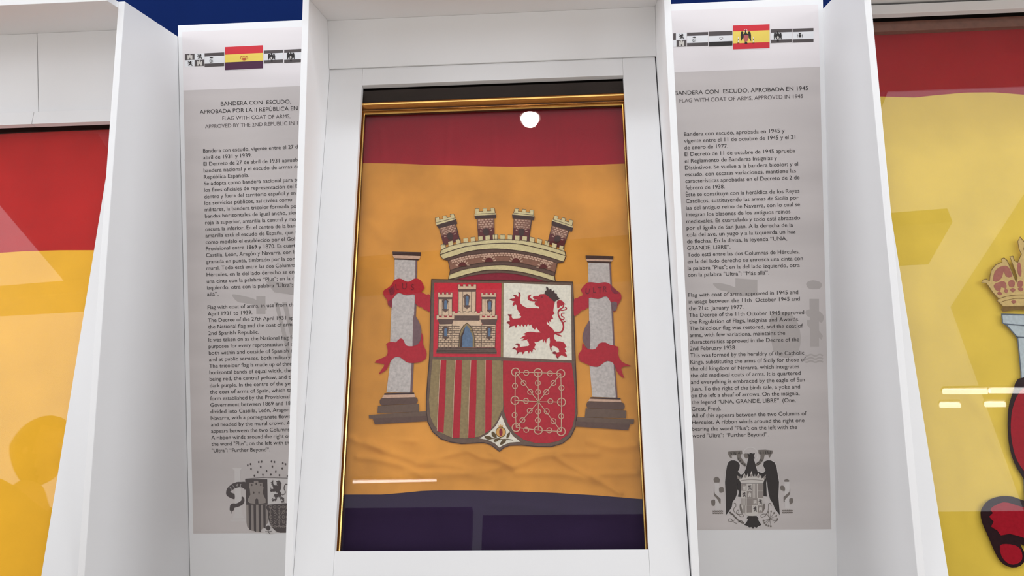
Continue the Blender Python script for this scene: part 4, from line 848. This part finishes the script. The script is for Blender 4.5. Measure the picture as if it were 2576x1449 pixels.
RL2 = G(2).poly(smooth(low, 2)).build('ribbon', E_CRIM, FLAG)
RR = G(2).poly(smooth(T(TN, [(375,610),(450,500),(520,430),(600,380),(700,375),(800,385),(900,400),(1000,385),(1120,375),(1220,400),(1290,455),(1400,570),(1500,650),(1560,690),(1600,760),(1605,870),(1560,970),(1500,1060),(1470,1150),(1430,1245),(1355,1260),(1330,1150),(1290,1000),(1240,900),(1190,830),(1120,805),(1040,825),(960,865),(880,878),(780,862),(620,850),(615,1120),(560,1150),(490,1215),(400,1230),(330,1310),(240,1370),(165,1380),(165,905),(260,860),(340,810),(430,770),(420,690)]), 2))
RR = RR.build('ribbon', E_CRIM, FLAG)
a = G(1).poly(smooth(T(TA, [(2014,1140),(1990,1160),(1966,1205),(1950,1280),(1968,1335),(2014,1378)]), 3)); a.build('ribbon_back', E_GSH, RR)
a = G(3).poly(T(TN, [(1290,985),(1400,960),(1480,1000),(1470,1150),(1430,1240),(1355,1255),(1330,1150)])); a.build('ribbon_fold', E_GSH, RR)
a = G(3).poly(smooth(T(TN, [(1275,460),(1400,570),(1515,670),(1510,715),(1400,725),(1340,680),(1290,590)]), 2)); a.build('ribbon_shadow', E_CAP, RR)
mb = MB(); arc_text(mb, 'ULTR', T_r([(580,640,8),(790,600,2),(950,610,-2),(1110,580,4)], TN), 15.5, .0016 + .0005*3 + .0009, 'flag', .8); mb.build('ribbon_lettering', MATS['dark_red_thread'], RR)
RR2 = G(2).poly(smooth(T(TB, [(1914,125),(1925,95),(1945,70),(1950,10),(1975,48),(2015,68),(2065,62),(2095,15),(2150,8),(2190,30),(2258,45),(2260,110),(2292,178),(2372,210),(2310,216),(2285,240),(2312,318),(2262,280),(2240,235),(2215,185),(2165,168),(2125,190),(2085,218),(2025,212),(1965,185),(1925,165)]), 2)).build('ribbon', E_CRIM, FLAG)
# ================================================================== LEFT AND RIGHT FLAGS
def soft_disp(seed, amp):
    r = random.Random(seed); K = [(r.uniform(4, 16), r.uniform(-10, 10), r.uniform(0, 6.28), r.uniform(.3, 1)) for _ in range(6)]
    def f(X, Z):
        D = np.zeros_like(X)
        for kx, kz, ph, a_ in K: D += a_ * np.sin(kx * X + kz * Z + ph + .8 * np.sin(3 * Z + ph))
        return D * amp
    return f
LRED = cloth_mat('bright_red_cloth', (196, 38, 36)); LYEL = cloth_mat('orange_yellow_cloth', (254, 192, 56), .05)
RRED = cloth_mat('deep_red_cloth', (166, 20, 38)); RYEL = cloth_mat('pale_yellow_cloth', (230, 196, 78), .06)
LF = thing('flag', 'plain red over orange-yellow flag in the case at the left edge', 'flag', (-1.55, 2.05, .9))
s1 = px_tab([(-900,640),(0,636),(60,632),(150,630),(252,630),(320,631)], 'wide')
sd = soft_disp(3, .0011)
cloth('red_stripe', LRED, LF, -1.94, -1.11, s1, px_tab([(-400, 352), (0, 338), (277, 325)], 'wide'), 'wide', sd, 100, 50)  # flag cut short so the dark lining stands in for shade above it
cloth('yellow_stripe', LYEL, LF, -1.94, -1.11, [(-3, -.675 + EYE), (3, -.675 + EYE)], s1, 'wide', sd, 120, 140)
LFr = thing('glass_sheet', 'sheet of glass over the flag in the case at the left edge', 'glass', (-1.55, 2.05, .9)); pane(-1.94, -1.11, -.675, .50, -.03, LFr)
RF = thing('flag', 'red and yellow flag with a crowned pillar, in the case at the right edge', 'flag', (1.2, 2.05, .9))
s2 = px_tab([(2150,243),(2220,243),(2300,246),(2360,240),(2430,234),(2500,233),(2576,238),(2700,242),(3000,245)], 'wide')
sd2 = soft_disp(8, .0010)
def rdisp(X, Z):
    D = sd2(X, Z)
    for (x0, y0), (x1, y1), w, h in (((2440,1000),(2500,1070),.012,.004),((2490,1090),(2560,1230),.013,.004),((2500,600),(2560,760),.012,.002),((2300,560),(2330,900),.02,.002),((2430,1130),(2440,1300),.015,.002)):
        a = U(x0, y0, 'wide'); b = U(x1, y1, 'wide'); ab = (b.x - a.x, b.z - a.z); L = ab[0]**2 + ab[1]**2
        t = np.clip(((X - a.x) * ab[0] + (Z - a.z) * ab[1]) / L, 0, 1); d = (X - a.x - t*ab[0])**2 + (Z - a.z - t*ab[1])**2
        D = D + h * np.exp(-d / w**2)
    return D
cloth('red_stripe', RRED, RF, .77, 1.66, s2, [(-3, .672 + EYE), (3, .672 + EYE)], 'wide', rdisp, 100, 60)
cloth('yellow_stripe', RYEL, RF, .77, 1.66, [(-3, -.675 + EYE), (3, -.675 + EYE)], s2, 'wide', rdisp, 140, 160)
RFr = thing('glass_sheet', 'sheet of glass over the flag in the case at the right edge', 'glass', (1.2, 2.05, .9)); pane(.77, 1.66, -.675, .70, -.03, RFr)
m_ = MB().slab(.77, 1.66, .676, .705, -.05, -.036).build('frame_strip', mat('brown_frame_wood', (132, 88, 74), .6, var=.15, scale=80), RFr)
def GW(i): return Art('wide', .0065 + .0006 * i, .0008)
K_TAN = emb('tan_thread', (208, 178, 118)); K_OUT = emb('brown_outline_thread', (128, 98, 52)); K_ROSE = emb('rose_thread', (168, 104, 92)); K_LB = emb('pale_blue_thread', (184, 194, 200)); K_BLK = emb('black_thread', (44, 24, 28)); K_DR = emb('deep_red_thread', (160, 22, 38)); K_BO = emb('slate_thread', (96, 104, 116))
crown = [(378,655),(395,625),(430,615),(465,640),(470,580),(485,520),(530,465),(600,435),(590,400),(620,390),(655,420),(700,530),(750,650),(760,600),(735,520),(705,440),(680,375),(715,370),(730,420),(765,440),(805,350),(780,300),(765,215),(790,165),(845,230),(830,300),(900,380),(960,440),(1000,460),(1060,520),(1080,600),(1130,620),(1150,655),(1050,780),(1020,830),(1010,910),(610,910),(580,880),(545,850),(560,825),(500,760),(430,660)]
KC = GW(1).poly(T(TH, crown)).build('crown', K_TAN, RF)
GW(2).stroke(T(TH, crown), 1.6, closed=True).stroke(T(TH, [(560,830),(650,800),(780,785),(900,790),(1000,810)]), 1.4, 3).stroke(T(TH, [(590,862),(660,840),(780,822),(1000,840)]), 1.2, 3).build('crown_outline', K_OUT, KC)
a = GW(2)
for P in ([(505,610),(520,540),(570,490),(640,475),(680,510),(705,590),(640,590),(620,530),(600,590),(560,640),(510,640)], [(510,680),(560,650),(620,640),(645,680),(640,720),(590,700),(580,745),(530,730)], [(665,650),(700,625),(735,650),(725,700),(680,700)], [(770,640),(810,635),(825,670),(800,705),(765,695)], [(760,460),(790,440),(805,520),(800,590),(770,560)], [(545,770),(570,748),(598,770),(580,790)], [(618,740),(640,722),(662,740),(645,768)], [(685,730),(712,712),(742,730),(715,758)], [(765,720),(795,705),(828,722),(800,750)], [(695,855),(725,842),(750,858),(722,880)], [(835,850),(870,840),(900,860),(860,875)]): a.poly(smooth(T(TH, P), 2))
a.build('crown_cap', K_ROSE, KC)
PLR = [(595,985),(1010,1000),(1010,1100),(960,1120),(960,1240),(940,1260),(940,3000),(840,3000),(800,1600),(765,1240),(650,1110),(605,1085)]
KP = GW(0).poly(T(TH, PLR)).build('pillar', K_LB, RF)
GW(1).stroke(T(TH, [(595,985),(605,1085),(650,1110),(765,1240),(800,1600),(840,3000)]), 3.0).stroke(T(TH, [(595,990),(1010,1003)]), 3).stroke(T(TH, [(620,1095),(1000,1125)]), 3).stroke(T(TH, [(745,1235),(960,1245)]), 3).build('pillar_outline', K_BO, KP)
GW(1).poly(T(TH, [(590,945),(600,915),(760,900),(1010,905),(1010,955),(760,940),(610,965)])).build('pillar_cap', K_OUT, KP)
ro = [(2556,955),(2545,985),(2535,1015),(2531,1045),(2531,1090),(2536,1130),(2547,1165),(2564,1195),(2588,1225),(2660,1262),(2700,1262),(2700,950),(2600,950)]
ri = [(2562,985),(2545,1020),(2539,1050),(2538,1090),(2544,1130),(2554,1160),(2572,1187),(2600,1214),(2695,1250),(2695,965),(2600,965)]
KR = GW(2).poly(smooth(ro, 2)).build('ribbon', K_BLK, RF); GW(3).poly(smooth(ri, 2)).build('ribbon_face', K_DR, KR)
ro2 = T(TI, [(830,803),(930,808),(1034,845),(1300,900),(1450,1010),(1400,1180),(1100,1225),(990,1190),(1012,1240),(1028,1310),(990,1365),(920,1380),(850,1352),(800,1290),(760,1205),(720,1110),(680,1020),(666,935),(690,880),(740,830)])
ri2 = T(TI, [(770,885),(850,852),(930,868),(1034,900),(1280,950),(1380,1020),(1340,1130),(1100,1160),(1000,1135),(900,1108),(830,1120),(800,1080),(750,1050),(770,1010),(735,970),(765,940),(745,915)])
ri3 = T(TI, [(820,1205),(870,1190),(940,1200),(985,1230),(1003,1290),(985,1335),(930,1356),(880,1342),(835,1290)])
KR = GW(2).poly(smooth(ro2, 2)).build('ribbon', K_BLK, RF); GW(3).poly(smooth(ri2, 2)).poly(smooth(ri3, 2)).each('ribbon_face', K_DR, KR)

# ================================================================== VISITOR (stands left of the view, mirrored in the left glass)
def skin(name, pts, edges, M, parent, sub=2):
    L = ROOT[parent]; me = bpy.data.meshes.new(name); me.from_pydata([tuple(Vector(p[:3])) for p in pts], edges, []); me.materials.append(M)
    o = bpy.data.objects.new(name, me); COL.objects.link(o); o.parent = parent; ROOT[o] = L
    sk = o.modifiers.new('skin', 'SKIN'); sk.use_smooth_shade = True
    if not me.skin_vertices: me.attributes
    for i, p in enumerate(pts):
        r = p[3]; me.skin_vertices[0].data[i].radius = r if isinstance(r, tuple) else (r, r)
    me.skin_vertices[0].data[0].use_root = True
    o.modifiers.new('sub', 'SUBSURF').levels = sub; o.modifiers['sub'].render_levels = sub
    return o
SKIN = mat('skin_tone', (196, 150, 124), .6); COAT = mat('dark_coat_cloth', (44, 42, 50), .9, var=.1); TROU = mat('navy_trouser_cloth', (34, 38, 52), .9); HAIR = mat('brown_hair', (52, 34, 24), .6, var=.2, scale=60); SHOE = mat('black_shoe_leather', (24, 22, 22), .4)
V = thing('person', 'person in a dark coat standing before the left case, head in profile, hands lowered', 'person', (-1.84, 1.08, 0)); V.rotation_euler = (0, 0, math.radians(8))
# local axes: x = forward, y = left side
def arm(sg, cuff):
    P = [(0,sg*.17,1.40,.055),(.0,sg*.215,1.34,.052),(.02,sg*.245,1.12,.042),(.09,sg*.235,.90,.033)]
    return P if cuff else P + [(.11,sg*.23,.86,.026)]
body = [(0,0,.95,(.13,.10)),(0,0,1.10,(.12,.09)),(0,0,1.28,(.15,.10)),(0,0,1.40,(.13,.08)),(.005,0,1.46,.055),(.012,0,1.52,.05)]
bp = list(body); be = [(i, i+1) for i in range(5)]
for sg in (1, -1):
    n0 = len(bp); bp += [(x, y, z, r * .82) for x, y, z, r in arm(sg, True)]; be += [(3, n0)] + [(n0+i, n0+i+1) for i in range(3)]
    w = len(bp); bp += [(.105, sg*.232, .865, (.018,.026)), (.118, sg*.232, .82, (.014,.036)), (.128, sg*.232, .785, (.012,.036))]; be += [(w-1, w), (w, w+1), (w+1, w+2)]
    for k, (dy, ln) in enumerate(((-.027,.062),(-.009,.075),(.009,.070),(.027,.055))):
        f0 = len(bp); bp += [(.134, sg*.232+dy, .765, .0088), (.145, sg*.232+dy*1.05, .765-ln*.5, .0080), (.137, sg*.232+dy*1.05, .765-ln, .0068)]; be += [(w+2, f0), (f0, f0+1), (f0+1, f0+2)]
    f0 = len(bp); bp += [(.15, sg*.205, .835, .011), (.168, sg*.20, .805, .009), (.17, sg*.203, .780, .008)]; be += [(w, f0), (f0, f0+1), (f0+1, f0+2)]
for sg in (1, -1):
    n0 = len(bp); bp += [(0,sg*.09,.88,.08),(.01,sg*.095,.50,.052),(-.01,sg*.10,.10,.036),(.05,sg*.105,.045,.034),(.14,sg*.11,.03,.028)]; be += [(0, n0)] + [(n0+i, n0+i+1) for i in range(4)]
skin('body', bp, be, SKIN, V)
cp = [(0,0,.98,(.165,.125)),(0,0,1.12,(.155,.115)),(0,0,1.28,(.18,.125)),(0,0,1.40,(.15,.10)),(0,0,1.455,(.07,.066))]; ce = [(0,1),(1,2),(2,3),(3,4)]
cp.append((0,0,.80,(.175,.135))); ce.append((0,5)); cp += [(-.12,0,1.42,(.12,.10)),(-.20,0,1.47,(.10,.085))]; ce += [(3,6),(6,7)]
for sg in (1, -1):
    n0 = len(cp); cp += [(x, y, z, r * 1.12) for x, y, z, r in arm(sg, True)]; ce += [(3, n0)] + [(n0+i, n0+i+1) for i in range(3)]
skin('coat', cp, ce, COAT, V)
tp = [(0,0,.90,(.145,.11))]; te = []
for sg in (1, -1):
    n0 = len(tp); tp += [(0,sg*.09,.82,.095),(.01,sg*.095,.50,.07),(-.01,sg*.10,.10,.058)]; te += [(0, n0), (n0, n0+1), (n0+1, n0+2)]
skin('trousers', tp, te, TROU, V)
for sg in (1, -1): skin('shoe', [(-.04,sg*.10,.045,(.042,.045)),(.05,sg*.104,.042,(.042,.04)),(.17,sg*.112,.03,(.038,.028))], [(0,1),(1,2)], SHOE, V)
def head_mesh(scale_hair=0):
    bm = bmesh.new(); bmesh.ops.create_uvsphere(bm, u_segments=36, v_segments=26, radius=1)
    for v in bm.verts:
        x, y, z = v.co; X = x * .096; Y = y * .077; Z = z * .118
        if z < 0: Y *= 1 + .22 * z; X *= 1 + (.10 * z if x > 0 else .42 * z)
        if not scale_hair and x > 0:
            g = lambda cy, cz, wy, wz: math.exp(-((y - cy) / wy) ** 2 - ((z - cz) / wz) ** 2)
            X += .030 * g(0, -.20, .12, .16) + .014 * g(0, -.02, .10, .16) + .010 * g(0, -.50, .3, .07) + .012 * g(0, -.85, .35, .15) + .006 * g(0, .22, .6, .1)
            X -= .010 * (g(.38, .03, .2, .1) + g(-.38, .03, .2, .1)) + .008 * g(0, -.42, .3, .05)
        if scale_hair:
            X = X * 1.17 - .014; Y *= 1.2; Z = Z * 1.1 + .006
        v.co = (X + .018, Y, Z + 1.625)
    if scale_hair:
        bmesh.ops.delete(bm, geom=[v for v in bm.verts if (v.co.x > .055 and v.co.z < 1.68) or v.co.z < 1.50], context='VERTS')
    return bm
def bm_obj(name, bm, M, parent):
    me = bpy.data.meshes.new(name); bm.to_mesh(me); bm.free(); me.materials.append(M); me.polygons.foreach_set('use_smooth', [True] * len(me.polygons))
    o = bpy.data.objects.new(name, me); COL.objects.link(o); o.parent = parent; ROOT[o] = ROOT[parent]; return o
hd = bm_obj('head', head_mesh(), SKIN, V); bm_obj('hair', head_mesh(1), HAIR, V)
for sg in (1, -1):
    b = bmesh.new(); bmesh.ops.create_uvsphere(b, u_segments=12, v_segments=8, radius=.012, matrix=Matrix.Translation((.096, sg*.029, 1.63))); bm_obj('eye', b, mat('eye_white', (225, 222, 218), .3), hd)
    b = bmesh.new(); bmesh.ops.create_uvsphere(b, u_segments=12, v_segments=10, radius=1, matrix=Matrix.Translation((.012, sg*.078, 1.615)) @ Matrix.Diagonal((.018, .009, .032, 1))); bm_obj('ear', b, SKIN, hd)
b = bmesh.new(); bmesh.ops.create_uvsphere(b, u_segments=14, v_segments=8, radius=1, matrix=Matrix.Translation((.108, 0, 1.568)) @ Matrix.Diagonal((.008, .024, .007, 1))); bm_obj('lips', b, mat('lip_tone', (168, 96, 90), .5), hd)
# ================================================================== THE HALL OPPOSITE (seen only as reflections in the glass)
pw_ = thing('partition', 'long free-standing partition opposite the cases, pale below and dark along its top', 'partition', (0, -3.66, 0))
MB().box((-7, -3.72, 0), (7, -3.6, 2.35)).build('lower_panel', mat('pale_partition', (200, 198, 196), .7, var=.03), pw_)
MB().box((-7, -3.72, 2.35), (-.85, -3.58, 3.20)).build('upper_band', mat('dark_partition', (62, 48, 50), .7, var=.1), pw_)
MB().box((-.75, -3.72, 2.35), (7, -3.58, 3.12)).build('upper_band', mat('dark_partition', (62, 48, 50), .7, var=.1), pw_)
def glow_panel(nm, x, y0, y1, z0, z1, n, GLOW):  # glowing panel added so the side glass picks up a reflected haze
    sg = 1 if x > 0 else -1
    w = MB().box((min(x, x + sg*.05), y0, z0), (max(x, x + sg*.05), y1, z1)).build(nm, emis('glow_' + nm, (246, 248, 255), GLOW), kind='structure')
    for i in range(n + 1 if n else 0):
        y = y0 + (y1 - y0) * i / n; MB().box((x - sg*.12 if sg > 0 else x, y - .05, z0), (x if sg > 0 else x + .12, y + .05, z1)).build('edge_bar', HOUS, w)
HOUS = mat('lamp_housing', (210, 210, 212), .4)
glow_panel('haze_panel_1', -8.0, -13.5, -4.2, 2.6, 8.2, 1, 1.55)
glow_panel('haze_panel_2', 8.0, -17.0, -10.9, 2.6, 16.0, 0, 1.05)
glow_panel('haze_panel_3', 8.0, -10.9, -5.0, 10.2, 16.0, 0, 1.05)
MB().box((-8.3, -17, 0), (-8.05, 2.9, 11)).build('wall_left', mat('hall_wall', (190, 188, 184), .8), kind='structure')
MB().box((8.05, -17, 0), (8.3, 2.9, 16.2)).build('wall_right', mat('hall_wall', (190, 188, 184), .8), kind='structure')
m_ = MB(); m_.add([(-5.5,-1.36,4.0),(2.6,-.66,4.0),(2.6,-1.12,4.0),(-5.5,-1.56,4.0),(-5.5,-1.36,4.12),(2.6,-.66,4.12),(2.6,-1.12,4.12),(-5.5,-1.56,4.12)], [(0,1,2,3),(7,6,5,4),(0,4,5,1),(1,5,6,2),(2,6,7,3),(3,7,4,0)])
m_.build('trim_1', mat('ceiling_beam_paint', (176, 168, 158), .7), kind='structure')
LAMP = emis('lamp_glow', (255, 250, 240), 70); TUBE = emis('tube_glow', (255, 252, 248), 9)
HOUS = mat('lamp_housing', (210, 210, 212), .4)
dl = thing('downlight', 'small round white downlight hanging in front of the middle case, mirrored in its glass', 'lamp', (-.15, .36, 4.0))
MB().tube((-.15,.36,4.03), (-.15,.36,4.16), .062, 28).build('housing', HOUS, dl); MB().tube((-.15,.36,4.0), (-.15,.36,4.028), .044, 28, .054).build('lamp_face', LAMP, dl)
MB().tube((-.15,.36,4.16), (-.15,.36,4.6), .006, 8).build('rod', HOUS, dl)
def tube_light(a, b, r, label, group=None):
    a, b = Vector(a), Vector(b); t = thing('tube_light', label, 'lamp', tuple((a + b) / 2), group)
    MB().tube(a, b, r, 12).build('tube', TUBE, t); MB().box((min(a.x,b.x), min(a.y,b.y)-.04, a.z+r), (max(a.x,b.x), max(a.y,b.y)+.04, a.z+r+.03)).build('fitting', HOUS, t)
tube_light((-1.98,-3.55,3.44), (-1.19,-3.55,3.45), .012, 'tube light over the dark partition, mirrored low in the middle glass')
for i in range(5): tube_light((5.25+i*.62,-6.74,6.0), (5.84+i*.62,-6.76,6.0), .035, ('first', 'second', 'third', 'fourth', 'fifth')[i] + ' from the left of the long tube lights, nearer row high in the hall', 'tube lights high in the hall, nearer row')
for i in range(4): tube_light((5.35+i*.62,-7.14,6.0), (5.62+i*.62,-7.15,6.0), .036, ('first', 'second', 'third', 'fourth')[i] + ' from the left of the short tube lights, farther row high in the hall', 'tube lights high in the hall, farther row')
